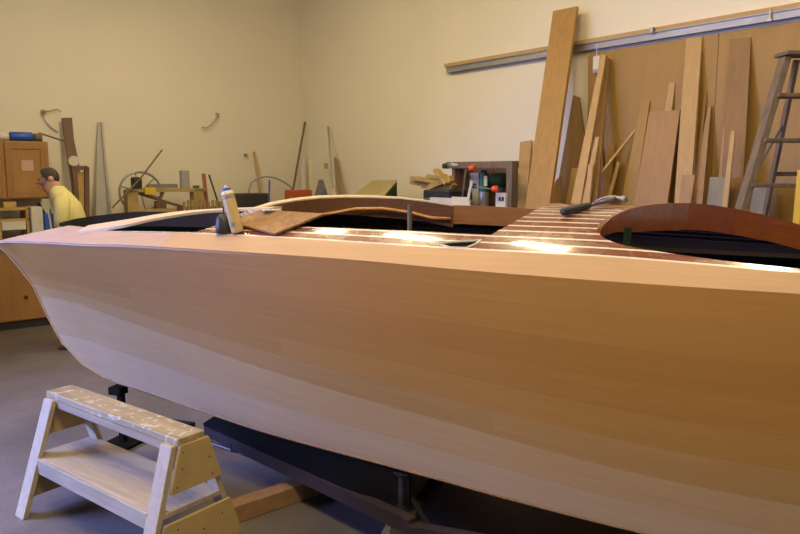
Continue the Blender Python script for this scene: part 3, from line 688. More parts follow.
    for s in (-1, 1):
        e0 = P(.250, s*.03, 1.605); MB().tube([e0-F_*.012, e0, e0+F_*.004], [.008, .010, .005], 10).build('eye', M['iron'], t, smooth=True)
    MB().tube([P(.240, -.022, 1.53), P(.250, 0, 1.532), P(.240, .022, 1.53)], [.003, .006, .003], 8).build('lips', M['red'], t, smooth=True)
man()

# ------------------------------------------------------------------ boat
TH = math.radians(20)
BE = Vector((math.cos(TH), -math.sin(TH), 0)); BN = Vector((-math.sin(TH), -math.cos(TH), 0))
B0 = Vector((-2.66632, 4.58997, 0)); BL_ = 6.3
hb = cinterp([0, .12, .35, .74, 1.2, 1.7, 2.3, 2.9, 3.3, 4, 5, 6.4], [0, .075, .17, .315, .45, .56, .65, .71, .735, .75, .74, .70])
zs = cinterp([0, .3, .74, 1.2, 1.5, 2.27, 2.9, 3.3, 3.9, 4.55, 6.4], [1.258, 1.285, 1.31, 1.325, 1.338, 1.345, 1.340, 1.326, 1.309, 1.298, 1.27])
cr = cinterp([0, .4, .8, 1.5, 2.2, 2.7, 3.3, 4, 4.5, 5, 6.4], [0, .045, .095, .142, .172, .205, .235, .25, .24, .21, .17])
ch_o = cinterp([.85, 1.33, 1.8, 2.2, 2.53, 2.82, 3.06, 3.32, 3.57, 4.1, 5, 6.4], [0, .14, .30, .435, .515, .57, .605, .635, .662, .682, .69, .66])
ch_z = cinterp([0, .1, .2, .31, .42, .52, .68, .85, 1.2, 2.3, 2.9, 3.5, 4, 4.6, 6.4], [1.24, 1.19, 1.10, .985, .78, .625, .495, .425, .41, .41, .40, .365, .325, .285, .25])
kl_z = cinterp([.85, 1.3, 2, 3, 4, 6.4], [.42, .33, .26, .22, .20, .18])
def ro(t): return 0 if t <= .85 else ch_o(t)
def deckz(t, o): b = max(hb(t), 1e-3); return zs(t)+cr(t)*(1-min(1, abs(o)/b)**2)
def BP(t, o, z): return B0+BE*t+BN*o+Vector((0, 0, z))
def ondeck(u, v):
    r = ray(u, v); Y = 2.0
    while Y < 7:
        q = C0+r*(Y/r.y); d = q-B0; t = d.dot(BE); o = d.dot(BN)
        if 0 <= t <= BL_ and abs(o) <= hb(t)+.02 and q.z < deckz(t, o): return t, o
        Y += .004
    raise ValueError((u, v))
def uvwood_hull():
    m, N, L, P = newmat('bare_hull_planking')
    P.inputs['Roughness'].default_value = .5
    uv = N.new('ShaderNodeTexCoord'); sx = N.new('ShaderNodeSeparateXYZ'); L.new(uv.outputs['UV'], sx.inputs[0])
    def math_(op, a, b=None):
        n = N.new('ShaderNodeMath'); n.operation = op
        for i, x in enumerate((a, b)):
            if x is None: continue
            if isinstance(x, (int, float)): n.inputs[i].default_value = x
            else: L.new(x, n.inputs[i])
        return n.outputs[0]
    row = math_('FLOOR', sx.outputs['Y']); fr = math_('FRACT', sx.outputs['Y'])
    # butt joints
    xo = math_('ADD', math_('MULTIPLY', sx.outputs['X'], .36), math_('MULTIPLY', row, .37)); seg = math_('FLOOR', xo)
    cb = N.new('ShaderNodeCombineXYZ'); L.new(seg, cb.inputs[0]); L.new(row, cb.inputs[1])
    wn = N.new('ShaderNodeTexWhiteNoise'); L.new(cb.outputs[0], wn.inputs['Vector'])
    gv = N.new('ShaderNodeCombineXYZ'); L.new(math_('MULTIPLY', sx.outputs['X'], .9), gv.inputs[0]); L.new(math_('MULTIPLY', sx.outputs['Y'], 3.2), gv.inputs[1]); L.new(math_('MULTIPLY', wn.outputs['Value'], 9), gv.inputs[2])
    nz = N.new('ShaderNodeTexNoise'); nz.inputs['Scale'].default_value = 2.5; nz.inputs['Detail'].default_value = 8; nz.inputs['Distortion'].default_value = .4; L.new(gv.outputs[0], nz.inputs['Vector'])
    # lower planks are paler than the upper ones
    rp = N.new('ShaderNodeValToRGB'); cr_ = rp.color_ramp; cr_.interpolation = 'CONSTANT'
    cols = [(.44, .30, .150), (.425, .27, .110), (.385, .215, .060), (.355, .18, .036), (.335, .163, .028), (.335, .160, .027), (.34, .165, .029), (.35, .173, .032)]
    cr_.elements[0].position = 0; cr_.elements[0].color = (*cols[0], 1); cr_.elements[1].position = 1/8; cr_.elements[1].color = (*cols[1], 1)
    for i in range(2, 8): e = cr_.elements.new(i/8); e.color = (*cols[i], 1)
    L.new(math_('DIVIDE', sx.outputs['Y'], 8), rp.inputs['Fac'])
    k = math_('ADD', math_('ADD', math_('MULTIPLY', wn.outputs['Value'], .14), math_('MULTIPLY', nz.outputs['Fac'], .26)), .84)
    ed = N.new('ShaderNodeMapRange'); ed.inputs['From Min'].default_value = 0; ed.inputs['From Max'].default_value = .03; ed.inputs['To Min'].default_value = .86; ed.inputs['To Max'].default_value = 1
    L.new(fr, ed.inputs['Value'])
    k = math_('MULTIPLY', k, ed.outputs['Result'])
    vm = N.new('ShaderNodeVectorMath'); vm.operation = 'SCALE'; L.new(rp.outputs['Color'], vm.inputs[0]); L.new(k, vm.inputs['Scale'])
    L.new(vm.outputs['Vector'], P.inputs['Base Color'])
    # small bung dots
    return m
M['hull'] = uvwood_hull()
def stripes():
    m, N, L, P = newmat('striped_mahogany_deck')
    P.inputs['Roughness'].default_value = .22; P.inputs['Coat Weight'].default_value = .8; P.inputs['Coat Roughness'].default_value = .04
    uv = N.new('ShaderNodeTexCoord'); sx = N.new('ShaderNodeSeparateXYZ'); L.new(uv.outputs['UV'], sx.inputs[0])
    fr = N.new('ShaderNodeMath'); fr.operation = 'FRACT'; L.new(sx.outputs['Y'], fr.inputs[0])
    lt = N.new('ShaderNodeMath'); lt.operation = 'LESS_THAN'; lt.inputs[1].default_value = .20; L.new(fr.outputs[0], lt.inputs[0])
    mp = N.new('ShaderNodeMapping'); mp.inputs['Scale'].default_value = (2.2, 5, 1); L.new(uv.outputs['UV'], mp.inputs[0])
    nz = N.new('ShaderNodeTexNoise'); nz.inputs['Scale'].default_value = 2; nz.inputs['Detail'].default_value = 6; L.new(mp.outputs[0], nz.inputs['Vector'])
    rp = N.new('ShaderNodeValToRGB'); e = rp.color_ramp.elements; e[0].position = .3; e[0].color = (.13, .035, .018, 1); e[1].position = .7; e[1].color = (.26, .095, .048, 1)
    L.new(nz.outputs['Fac'], rp.inputs['Fac'])
    mx = N.new('ShaderNodeMix'); mx.data_type = 'RGBA'; L.new(lt.outputs[0], mx.inputs['Factor']); L.new(rp.outputs['Color'], mx.inputs['A']); mx.inputs['B'].default_value = (.78, .70, .60, 1)
    L.new(mx.outputs['Result'], P.inputs['Base Color'])
    n2 = N.new('ShaderNodeTexNoise'); n2.inputs['Scale'].default_value = 14; n2.inputs['Detail'].default_value = 6; L.new(uv.outputs['Object'], n2.inputs['Vector'])
    mr = N.new('ShaderNodeMapRange'); mr.inputs['To Min'].default_value = .10; mr.inputs['To Max'].default_value = .42; L.new(n2.outputs['Fac'], mr.inputs['Value']); L.new(mr.outputs['Result'], P.inputs['Roughness'])
    return m
M['stripe'] = stripes()

boat = empty('wooden_boat', B0+BE*3+Vector((0, 0, .18)), 'large unfinished wooden runabout boat with bare planked hull and striped deck', 'boat')
TS = [0, .02, .05, .1, .15, .2]+[.2+.07*i for i in range(1, 88)]; TS = [t for t in TS if t < BL_]+[BL_]
gk = cinterp([0, 1.0, 1.65, 2.85, 3.3, 4, 4.6, 6.4], [.62, .56, .48, .34, .31, .26, .25, .25])
def side(sg, name, inset=0, mat=None, flip=False):
    NR = 60; mb = MB(); vs = []; uvs = []
    for t in TS:
        b = max(hb(t)-inset, 0 if not inset else .004); c = max(ro(t)-inset, 0 if not inset else .003); z1 = zs(t)-inset*.3; z0 = ch_z(t)+inset
        if z0 > z1: z0 = z1
        flare = -.035*math.exp(-((t-.55)/.5)**2)+.025*min(1, max(0, (t-1.2)/1.5))
        for j in range(NR+1):
            f = j/NR; o = c+(b-c)*f+flare*math.sin(math.pi*f)*(min(1, b/.1))
            o = max(o, 0); z = z0+(z1-z0)*f
            vs.append(BP(t, sg*o, z)); zc = .42 if t < .85 else ch_z(t)
            ff = max(0, min(.999, (z-zc)/(zs(t)-zc))); g = gk(t); uvs.append((t, 2*ff/g if ff < g else 2+6*(ff-g)/(1-g)))
    n = NR+1; fs = []
    for i in range(len(TS)-1):
        for j in range(NR): fs.append((i*n+j, i*n+j+1, (i+1)*n+j+1, (i+1)*n+j))
    mb.add(vs, fs); mb.uv = uvs
    return mb.build(name, mat, boat, smooth=True)
def solid(o, th, off=-1):
    s = o.modifiers.new('solid', 'SOLIDIFY'); s.thickness = th; s.offset = off; return o
for sg in (1, -1): side(sg, 'hull_side', 0, M['hull'])
for sg in (1, -1):
    mb = MB(); vs = []; fs = []; uvs = []; ts = [t for t in TS if t >= .85]; ts = [.85]+ts; n = 9
    for t in ts:
        for j in range(n):
            f = j/(n-1); vs.append(BP(t, sg*ro(t)*f, kl_z(t)+(ch_z(t)-kl_z(t))*f)); uvs.append((t, 3*f))
    for i in range(len(ts)-1):
        for j in range(n-1): fs.append((i*n+j, i*n+j+1, (i+1)*n+j+1, (i+1)*n+j))
    mb.add(vs, fs); mb.uv = uvs; mb.build('hull_bottom', M['hull'], boat, smooth=True)
# chine rub strip: pale edge batten along the bottom of the side
for sg in (1, -1):
    pts = [BP(t, sg*(ro(t)+.001), ch_z(t)+.004) for t in TS if t > .9]
    MB().tube(pts, .006, 6).build('chine_strip', M['fir_dark'], boat, smooth=True)
# stem
MB().tube([BP(t-.006, 0, ch_z(t)) for t in [0, .05, .1, .2, .31, .42, .52, .68, .85, 1.1]], [.006]*10, 8).build('stem', M['fir_light'], boat, smooth=True)
# transom
MB().prism([BP(BL_, -hb(BL_)+.004, zs(BL_)), BP(BL_, -ro(BL_), ch_z(BL_)), BP(BL_, 0, kl_z(BL_)), BP(BL_, ro(BL_), ch_z(BL_)), BP(BL_, hb(BL_)-.004, zs(BL_)), BP(BL_, 0, deckz(BL_, 0))], -BE*.03).build('transom', M['mahog_edge'], boat)
# dark lining and ribs
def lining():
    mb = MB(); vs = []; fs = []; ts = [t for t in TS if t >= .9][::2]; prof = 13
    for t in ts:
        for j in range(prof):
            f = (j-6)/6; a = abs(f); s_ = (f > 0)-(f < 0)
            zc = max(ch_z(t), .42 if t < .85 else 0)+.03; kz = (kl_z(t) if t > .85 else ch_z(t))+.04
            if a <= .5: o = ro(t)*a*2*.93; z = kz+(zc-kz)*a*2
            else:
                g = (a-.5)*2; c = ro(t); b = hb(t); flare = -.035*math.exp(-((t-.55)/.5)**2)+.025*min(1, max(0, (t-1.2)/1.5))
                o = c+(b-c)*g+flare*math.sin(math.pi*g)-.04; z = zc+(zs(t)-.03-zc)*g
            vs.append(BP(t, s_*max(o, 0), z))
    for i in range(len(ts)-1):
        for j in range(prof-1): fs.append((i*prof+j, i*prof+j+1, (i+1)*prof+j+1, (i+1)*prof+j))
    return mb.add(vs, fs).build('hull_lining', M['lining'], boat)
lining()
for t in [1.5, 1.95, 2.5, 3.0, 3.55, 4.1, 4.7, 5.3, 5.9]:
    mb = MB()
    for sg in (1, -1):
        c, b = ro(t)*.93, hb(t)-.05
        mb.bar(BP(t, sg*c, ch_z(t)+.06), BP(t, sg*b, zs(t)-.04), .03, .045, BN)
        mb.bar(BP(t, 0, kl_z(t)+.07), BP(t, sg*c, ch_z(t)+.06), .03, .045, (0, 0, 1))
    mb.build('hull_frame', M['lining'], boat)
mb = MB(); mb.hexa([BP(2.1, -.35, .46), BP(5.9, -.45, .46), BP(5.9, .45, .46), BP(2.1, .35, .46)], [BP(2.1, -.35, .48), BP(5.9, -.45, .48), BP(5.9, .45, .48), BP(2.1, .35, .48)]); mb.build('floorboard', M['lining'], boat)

# deck pieces
oc_t = cinterp([.6, .85, 1.05, 1.25, 1.6, 1.85, 2.2, 2.55, 2.9, 3.3, 3.9, 4.56, 6.3], [.02, .16, .25, .34, .42, .46, .51, .56, .60, .62, .625, .645, .61])
def oc(t): return 0 if t < .58 else min(oc_t(t), hb(t)-.02)
def smooth_(o):
    for p in o.data.polygons: p.use_smooth = True
    o.data.set_sharp_from_angle(angle=math.radians(40))
def patch(name, f0, f1, t0, t1, mat, nw=10, dz=0, th=.02, uvf=None, parent=boat, nt=None):
    ts = [t for t in TS if t0 < t < t1]; ts = [t0]+ts+[t1]; vs = []; fs = []; uvs = []; n = nw+1
    for t in ts:
        a, b = f0(t), f1(t)
        for j in range(n):
            o = a+(b-a)*j/nw; vs.append(BP(t, o, deckz(t, o)+dz)); uvs.append(uvf(t, o) if uvf else (t, o))
    for i in range(len(ts)-1):
        for j in range(nw): fs.append((i*n+j, i*n+j+1, (i+1)*n+j+1, (i+1)*n+j))
    # underside
    m = len(vs); vs += [v-Vector((0, 0, th)) for v in vs]; uvs += uvs
    fs += [tuple(i+m for i in f[::-1]) for f in fs]
    R = len(ts)
    per = [j for j in range(n)]+[i*n+n-1 for i in range(1, R)]+[(R-1)*n+j for j in range(n-2, -1, -1)]+[i*n for i in range(R-2, 0, -1)]
    for k in range(len(per)):
        a, b = per[k], per[(k+1) % len(per)]; fs.append((b, a, a+m, b+m))
    mb = MB().add(vs, fs); mb.uv = uvs
    o = mb.build(name, mat, parent); smooth_(o); return o
for sg in (1, -1):
    JT = 1.78
    patch('covering_board', lambda t: sg*oc(t), lambda t: sg*(hb(t)-.001), .012, JT, M['pale_pink'], th=.011)
    patch('covering_board', lambda t: sg*oc(t), lambda t: sg*(hb(t)-.001), JT+.002, BL_, M['pale'], th=.011)
bpy.context.view_layer.update()
# striped deck cut by the openings
def uvs_(t, o):
    return (t, o/.062 if True else 0)
dk = patch('striped_deck', lambda t: -oc(t), lambda t: oc(t), .62, BL_, M['stripe'], nw=40, uvf=lambda t, o: (t, (abs(o)-oc(t))/.048+40.2))
# openings in plan (t, o)
OP_FORE = [(.66, .09), (1.02, .235), (1.30, .345), (1.62, .415), (1.88, .452), (1.93, .435), (1.97, .40), (2.0, .33), (2.0, .1), (1.96, -.2), (1.5, -.33), (1.1, -.2), (.8, -.08)]
OP_MID = [(2.15, .25), (2.3, .40), (2.6, .46), (2.92, .492), (3.2, .505), (3.43, .512), (3.49, .42), (3.55, .29), (3.60, .1), (3.62, -.15), (3.62, -.45), (3.2, -.46), (2.8, -.44), (2.4, -.34), (2.15, -.18), (2.05, .0)]
OP_AFT = [(3.855, .40), (3.862, .45), (3.885, .50), (3.95, .54), (4.03, .563), (4.24, .598), (4.45, .618), (4.8, .628), (5.3, .62), (5.45, .5), (5.5, .2), (5.5, -.3), (5.3, -.52), (4.8, -.53), (4.45, -.46), (4.22, -.28), (4.07, -.05), (3.96, .17), (3.89, .31)]
OP_VENT = [(3.225, .593), (3.265, .578), (3.36, .562), (3.40, .556), (3.385, .585), (3.35, .612), (3.28, .613)]
def smoothpoly(P, k=4):
    n = len(P); out = []
    for i in range(n):
        p0, p1, p2, p3 = P[i-1], P[i], P[(i+1) % n], P[(i+2) % n]
        for j in range(k):
            t = j/k
            out.append(tuple(.5*((2*p1[c])+(-p0[c]+p2[c])*t+(2*p0[c]-5*p1[c]+4*p2[c]-p3[c])*t*t+(-p0[c]+3*p1[c]-3*p2[c]+p3[c])*t**3) for c in (0, 1)))
    return out
def cut(obj, polys):
    for P in polys:
        m = MB().prism([BP(t, o, 1.15) for t, o in P], Vector((0, 0, .7))); c = m.build('cutter', M['lining'])
        md = obj.modifiers.new('cut', 'BOOLEAN'); md.object = c; md.operation = 'DIFFERENCE'; md.solver = 'EXACT'
        bpy.context.view_layer.update()
        dg = bpy.context.evaluated_depsgraph_get(); me = bpy.data.meshes.new_from_object(obj.evaluated_get(dg))
        obj.modifiers.clear(); obj.data = me
        bpy.data.objects.remove(c)
PM = smoothpoly(OP_MID, 3); PA = smoothpoly(OP_AFT, 4); PF = smoothpoly(OP_FORE, 3)
cut(dk, [PF, OP_MID, PA, OP_VENT]); smooth_(dk)
# white edging of the small vent
mb = MB(); V_ = OP_VENT
for i in range(len(V_)):
    a, b = V_[i], V_[(i+1) % len(V_)]; mb.bar(BP(*a, deckz(*a)+.001), BP(*b, deckz(*b)+.001), .008, .006)
mb.build('vent_edging', M['creamcap'], boat)
mb = MB(); mb.prism([BP(t, o, deckz(t, o)-.006) for t, o in V_], Vector((0, 0, -.01))); mb.build('vent_shade_sheet', M['lining'], boat)  # near-black sheet just below the deck stands in for the vent's shaded depth
# foredeck: pale centre plank across the opening, dark side carlins
KN = [ondeck(u, v) for u, v in [(122, 227.5), (146, 222), (182, 215.6), (205, 212.6)]]
k_n = [(1.02, .30)]+KN+[(2.16, KN[-1][1]-.03)]
kp1 = cinterp([a for a, b in k_n], [b for a, b in k_n])
patch('fore_plank', lambda t: kp1(t)-cinterp([1.0, 1.2, 1.45, 1.8, 2.2], [.08, .11, .16, .14, .10])(t), kp1, 1.0, 2.14, M['plank'], nw=4, dz=.010, th=.014)
def wallboard(pts, name, mat, h, th=.018, parent=boat, closed=False):
    "vertical board standing along a line of 3d top points"
    vs = []; n = len(pts); fs = []
    for i, p in enumerate(pts):
        a = pts[(i-1) % n] if (closed or i > 0) else pts[0]; b = pts[(i+1) % n] if (closed or i < n-1) else pts[-1]
        d = (b-a); d.z = 0; d.normalize(); nrm = Vector((-d.y, d.x, 0))
        hh = h[i] if isinstance(h, list) else h
        vs += [p-nrm*th/2, p+nrm*th/2, p+nrm*th/2-Vector((0, 0, hh)), p-nrm*th/2-Vector((0, 0, hh))]
    for i in range(n if closed else n-1):
        j = (i+1) % n
        for k in range(4): fs.append((i*4+k, i*4+(k+1) % 4, j*4+(k+1) % 4, j*4+k))
    if not closed: fs += [(0, 1, 2, 3), ((n-1)*4+3, (n-1)*4+2, (n-1)*4+1, (n-1)*4)]
    mb = MB().add(vs, fs); mb.uv = None
    return mb.build(name, mat, parent)
wallboard([BP(t, o, deckz(t, o)-.003) for t, o in PF], 'fore_carlin', M['dgreen'], .09, .02, closed=True)
def zfor(t, o, table):
    "height at which the plan point shows on the given outline"
    z = 1.5; f = cinterp(*table)
    for _ in range(30):
        u, v = proj(BP(t, o, z)); z += (v-f(u))*.004
    return z
TF = ([30, 56, 60, 78, 114, 140, 175, 240, 300], [228, 225.5, 222.5, 218.5, 213.5, 211.6, 212, 213.5, 214])
FW = [(.66, .10), (.72, .04), (.80, -.02), (.92, -.08), (1.05, -.13), (1.25, -.19), (1.5, -.25), (1.8, -.29), (2.0, -.29)]
FT = [BP(t, o, zfor(t, o, TF)) for t, o in FW]
wallboard(FT, 'fore_coaming', M['darkbrown'], [.02, .05]+[.09]*7, .02)
# middle cockpit coaming, far side
TB = ([225, 240, 262, 285, 310, 335, 370, 400, 425, 440, 480, 540], [215, 213.5, 206.5, 202, 198.5, 197, 197, 198, 200.5, 204, 206, 209])
far = [(1.97, .10), (2.02, .06), (2.08, -.02), (2.15, -.15), (2.25, -.25), (2.4, -.335), (2.55, -.38), (2.7, -.415), (2.85, -.435), (3.0, -.447)]
R1 = [BP(t, o, zfor(t, o, TB)) for t, o in far]
wallboard(R1, 'coaming', M['dark_coaming'], [.03, .04, .05, .07, .09, .10, .115, .12, .12, .125])
cap = MB(); pr = []
for i, p in enumerate(R1):
    a = R1[max(i-1, 0)]; b = R1[min(i+1, len(R1)-1)]; d = (b-a); d.z = 0; d.normalize(); n_ = Vector((-d.y, d.x, 0))
    if n_.dot(BN) > 0: n_ = -n_
    w = (.06*(1-(i/(len(R1)-1))**1.5)+.006)*min(1, .3+i*.2)
    pr.append((p+n_*-.012+Vector((0, 0, .002)), p+n_*w+Vector((0, 0, .022*(1-(i/(len(R1)-1)))*min(1, i*.2)+.002))))
vs = []; fs = []
for a, b in pr: vs += [a, b, b-Vector((0, 0, .016)), a-Vector((0, 0, .008))]
for i in range(len(pr)-1):
    for k in range(4): fs.append((i*4+k, i*4+(k+1) % 4, (i+1)*4+(k+1) % 4, (i+1)*4+k))
fs += [(0, 1, 2, 3), tuple((len(pr)-1)*4+k for k in (3, 2, 1, 0))]
MB().add(vs, fs).build('coaming_cap', M['plank'], boat)
far2 = [(3.0, -.449), (3.15, -.455), (3.3, -.457), (3.45, -.457), (3.64, -.455)]
TB2 = ([400, 430, 440, 480, 540], [202.5, 203.5, 204.5, 206, 209])
wallboard([BP(t, o, zfor(t, o, TB2)) for t, o in far2], 'coaming', M['orange_coaming'], .105)
# orange inner rail below
TB3 = ([270, 300, 321, 340, 372, 400, 424, 435], [221, 219, 215.5, 211, 208.5, 210.5, 216.5, 219])
rl = [(2.12, -.08), (2.2, -.15), (2.3, -.225), (2.45, -.305), (2.6, -.35), (2.75, -.385), (2.88, -.405), (2.99, -.42)]
MB().tube([BP(t, o, zfor(t, o, TB3)) for t, o in rl], .011, 8).build('inner_rail', M['rail_m'], boat, smooth=True)
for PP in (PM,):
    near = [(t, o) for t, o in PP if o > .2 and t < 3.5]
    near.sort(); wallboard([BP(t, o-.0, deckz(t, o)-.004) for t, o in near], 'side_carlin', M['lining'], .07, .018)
# small upright post in the middle cockpit
p = ondeck(408, 229); 
MB().tube([BP(3.03, .40, deckz(3.03, .49)-.35), BP(3.03, .40, zfor(3.03, .40, ([0, 800], [205, 205])))], .011, 10).build('post', M['olive_dark'], boat)
# aft cockpit coaming
TA = ([590, 600, 604, 612, 625, 640, 660, 690, 730, 770, 800, 870, 1000], [232, 228, 222, 216, 210, 206, 203.5, 203, 208, 216, 225, 244, 275])
aft = [(3.862, .45), (3.855, .40), (3.87, .35), (3.89, .31), (3.92, .24), (3.96, .17), (4.01, .06), (4.07, -.05), (4.14, -.17), (4.22, -.28), (4.33, -.385), (4.45, -.46), (4.62, -.51), (4.8, -.53), (5.05, -.535), (5.3, -.52), (5.44, -.42), (5.5, -.2), (5.51, .05), (5.49, .3), (5.42, .52), (5.28, .61)]
def aftz(t, o):
    z = zfor(t, o, TA); f = min(1, max(0, (t-4.72)/.3)); return z*(1-f)+(deckz(t, o)+.035)*f
RA = [BP(t, o, aftz(t, o)) for t, o in aft]
wallboard(RA, 'coaming', M['mahog_edge'], [.03, .04, .05, .065, .08, .10, .115, .125, .13, .13, .13, .13, .125, .12, .12, .12, .12, .12, .12, .12, .12, .12], .02)
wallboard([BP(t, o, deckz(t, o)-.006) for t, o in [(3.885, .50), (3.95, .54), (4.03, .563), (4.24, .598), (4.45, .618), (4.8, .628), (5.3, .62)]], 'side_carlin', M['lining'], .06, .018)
for t_, o_ in ((3.97, .30), (4.60, .585)):
    MB().box(BP(t_, o_, deckz(t_, o_)-.14), (.03, .03, .2), -TH).build('inner_post', M['dgreen'], boat)

# ------------------------------------------------------------------ things on the deck
def dp(t, o, h=0): return BP(t, o, deckz(t, o)+h)
def bottle():
    t0, o0 = ondeck(238, 233.5); base = dp(t0, o0, .004); Y = base.y
    top = atY(226.5, 190, Y+.01); ax = (top-base).normalized(); Lh = (top-base).length
    t = empty('glue_bottle', base, 'cream glue bottle with a blue cap leaning on the side deck', 'bottle')
    r = .030
    def at(f): return base+ax*(Lh*f)
    MB().tube([at(.0), at(.03), at(.06), at(.5), at(.84), at(.93), at(.97), at(1)], [r*.8, r*.97, r, r, r, r*.9, r*.55, r*.4], 24).build('body', M['cream'], t, smooth=True)
    MB().tube([at(.86), at(.95), at(.985)], [r*1.06, r*1.0, r*.62], 24).build('shoulder', M['creamcap'], t, smooth=True)
    MB().tube([at(.985), at(1.03), at(1.05), at(1.07)], [r*.72, r*.72, r*.5, r*.3], 18).build('cap', M['blue'], t)
    MB().tube([at(1.06), at(1.12)], [r*.22, r*.12], 10).build('nozzle', M['creamcap'], t)
    mb = MB(); mb.tube([at(.80), at(.825)], r*1.03, 24); mb.build('blue_band', plain('dull_blue', (.16, .2, .35), .5), t)
    mb = MB(); sd = ax.cross(Vector((0, 1, 0))).normalized(); fr = -ax.cross(sd).normalized()
    if fr.y > 0: fr = -fr
    mb.box(at(.2)+fr*r*.97+sd*.004, (.018, .006, .02)); mb.build('small_mark', plain('mark_grey_blue', (.25, .27, .35), .5), t)
bottle()
def darkpot():
    t0, o0 = ondeck(225, 233); b = dp(t0, o0, .002)
    t = empty('dark_cup', b, 'small dark metal pot standing against the glue bottle', 'pot')
    MB().tube([b-Vector((.006, 0, .004)), b+Vector((-.006, 0, .02)), b+Vector((-.004, 0, .07)), b+Vector((-.003, 0, .088))], [.036, .040, .036, .022], 18).build('body', M['iron'], t, smooth=True)
    MB().tube([b+Vector((-.003, 0, .068)), b+Vector((-.004, 0, .125))], .004, 8).build('brush_handle', M['iron'], t)
darkpot()
def plyscrap():
    # a thin offcut lying over the deck edge; lifted on its far side
    A = [(224, 222), (276, 236.5), (331, 213.5), (262, 211.5)]
    t0, o0 = ondeck(275, 237); P1 = dp(t0, o0, .006)
    t1, o1 = ondeck(229, 226); P0 = dp(t1, o1, .012)
    P2 = atY(325, 215.5, dp(2.58, .40).y); P2.z = max(P2.z, deckz(2.58, .40)+.005)
    P3 = P0+(P2-P1)
    n = (P1-P0).cross(P3-P0).normalized(); n = n if n.z > 0 else -n
    p3 = onp(262, 211.5, P0, n)
    mb = MB().prism([P0, P1, P2, p3], n*.012)
    thing(mb, 'rough_board', wood('rough_brown_ply', (.36, .19, .07), .55, .8, (14, 14, 14), .3, blotch=.3), 'rough brown offcut lying on the deck beside the glue bottle', 'board', bevel=.002)
    return P0, P1, P2, p3, n
q0, q1, q2, q3, qn = plyscrap()
c = q3.lerp(q2, .12)+qn*.016+(q1-q0)*.08
thing(MB().box(c, (.09, .05, .008), .3), 'paper_scrap', M['white'], 'small pale scrap lying on the rough brown offcut', 'scrap')
# tangle of bits behind the bottle
t0, o0 = 2.09, .33
mb = MB(); P = [dp(2.02, .36, .01), dp(2.06, .33, .03), dp(2.12, .31, .012), dp(2.09, .27, .035), dp(2.15, .30, .02), dp(2.2, .33, .012)]
mb.tube(P, .007, 8); thing(mb, 'cord', M['greyblue'], 'tangled grey-blue cord on the deck behind the glue bottle', 'cord', smooth=True)
def hammer():
    a = ondeck(562, 218); b = ondeck(616, 205)
    A = dp(*a, .012); Bq = dp(*b, .018)
    # keep the shaft clear of the crowned deck
    d = (Bq-A).normalized(); t = empty('claw_hammer', A.lerp(Bq, .5)-Vector((0, 0, .02)), 'claw hammer with dark grip lying on the striped deck', 'hammer')
    Lh = (Bq-A).length
    up = Vector((0, 0, .012))
    A1 = A+up; B1 = Bq+up
    sd = d.cross(Vector((0, 0, 1))).normalized()
    def e(f): return A1.lerp(B1, f)
    MB().tube([e(0), e(.015), e(.1), e(.3), e(.46), e(.5)], [.012, .017, .018, .0155, .015, .011], 16).build('grip', M['black'], t, smooth=True)
    MB().tube([e(.48), e(.75), e(.98)], [.0095, .010, .0105], 14).build('shaft', plain('purple_grey_steel', (.20, .18, .23), .35, .6), t, smooth=True)
    h = e(1.0)
    hd = (sd*-1) if sd.y > 0 else sd     # toward the camera
    away = -hd
    lift = Vector((0, 0, .004))
    MB().tube([h+hd*.055-Vector((0, 0, .004)), h+hd*.050-Vector((0, 0, .004)), h+hd*.032, h+hd*.028, h+hd*.012, h-hd*.012], [.013, .0155, .0155, .011, .012, .013], 16).build('head', M['steel'], t, smooth=True)
    for s in (-1, 1):
        MB().tube([h-hd*.008+d*s*.004+lift, h-hd*.035+d*s*.008+lift*1.5, h-hd*.06-d*.010+d*s*.011+lift*.5, h-hd*.085-d*.030+d*s*.013-lift*2], [.010, .008, .006, .003], 8).build('claw', M['steel'], t, smooth=True)
hammer()

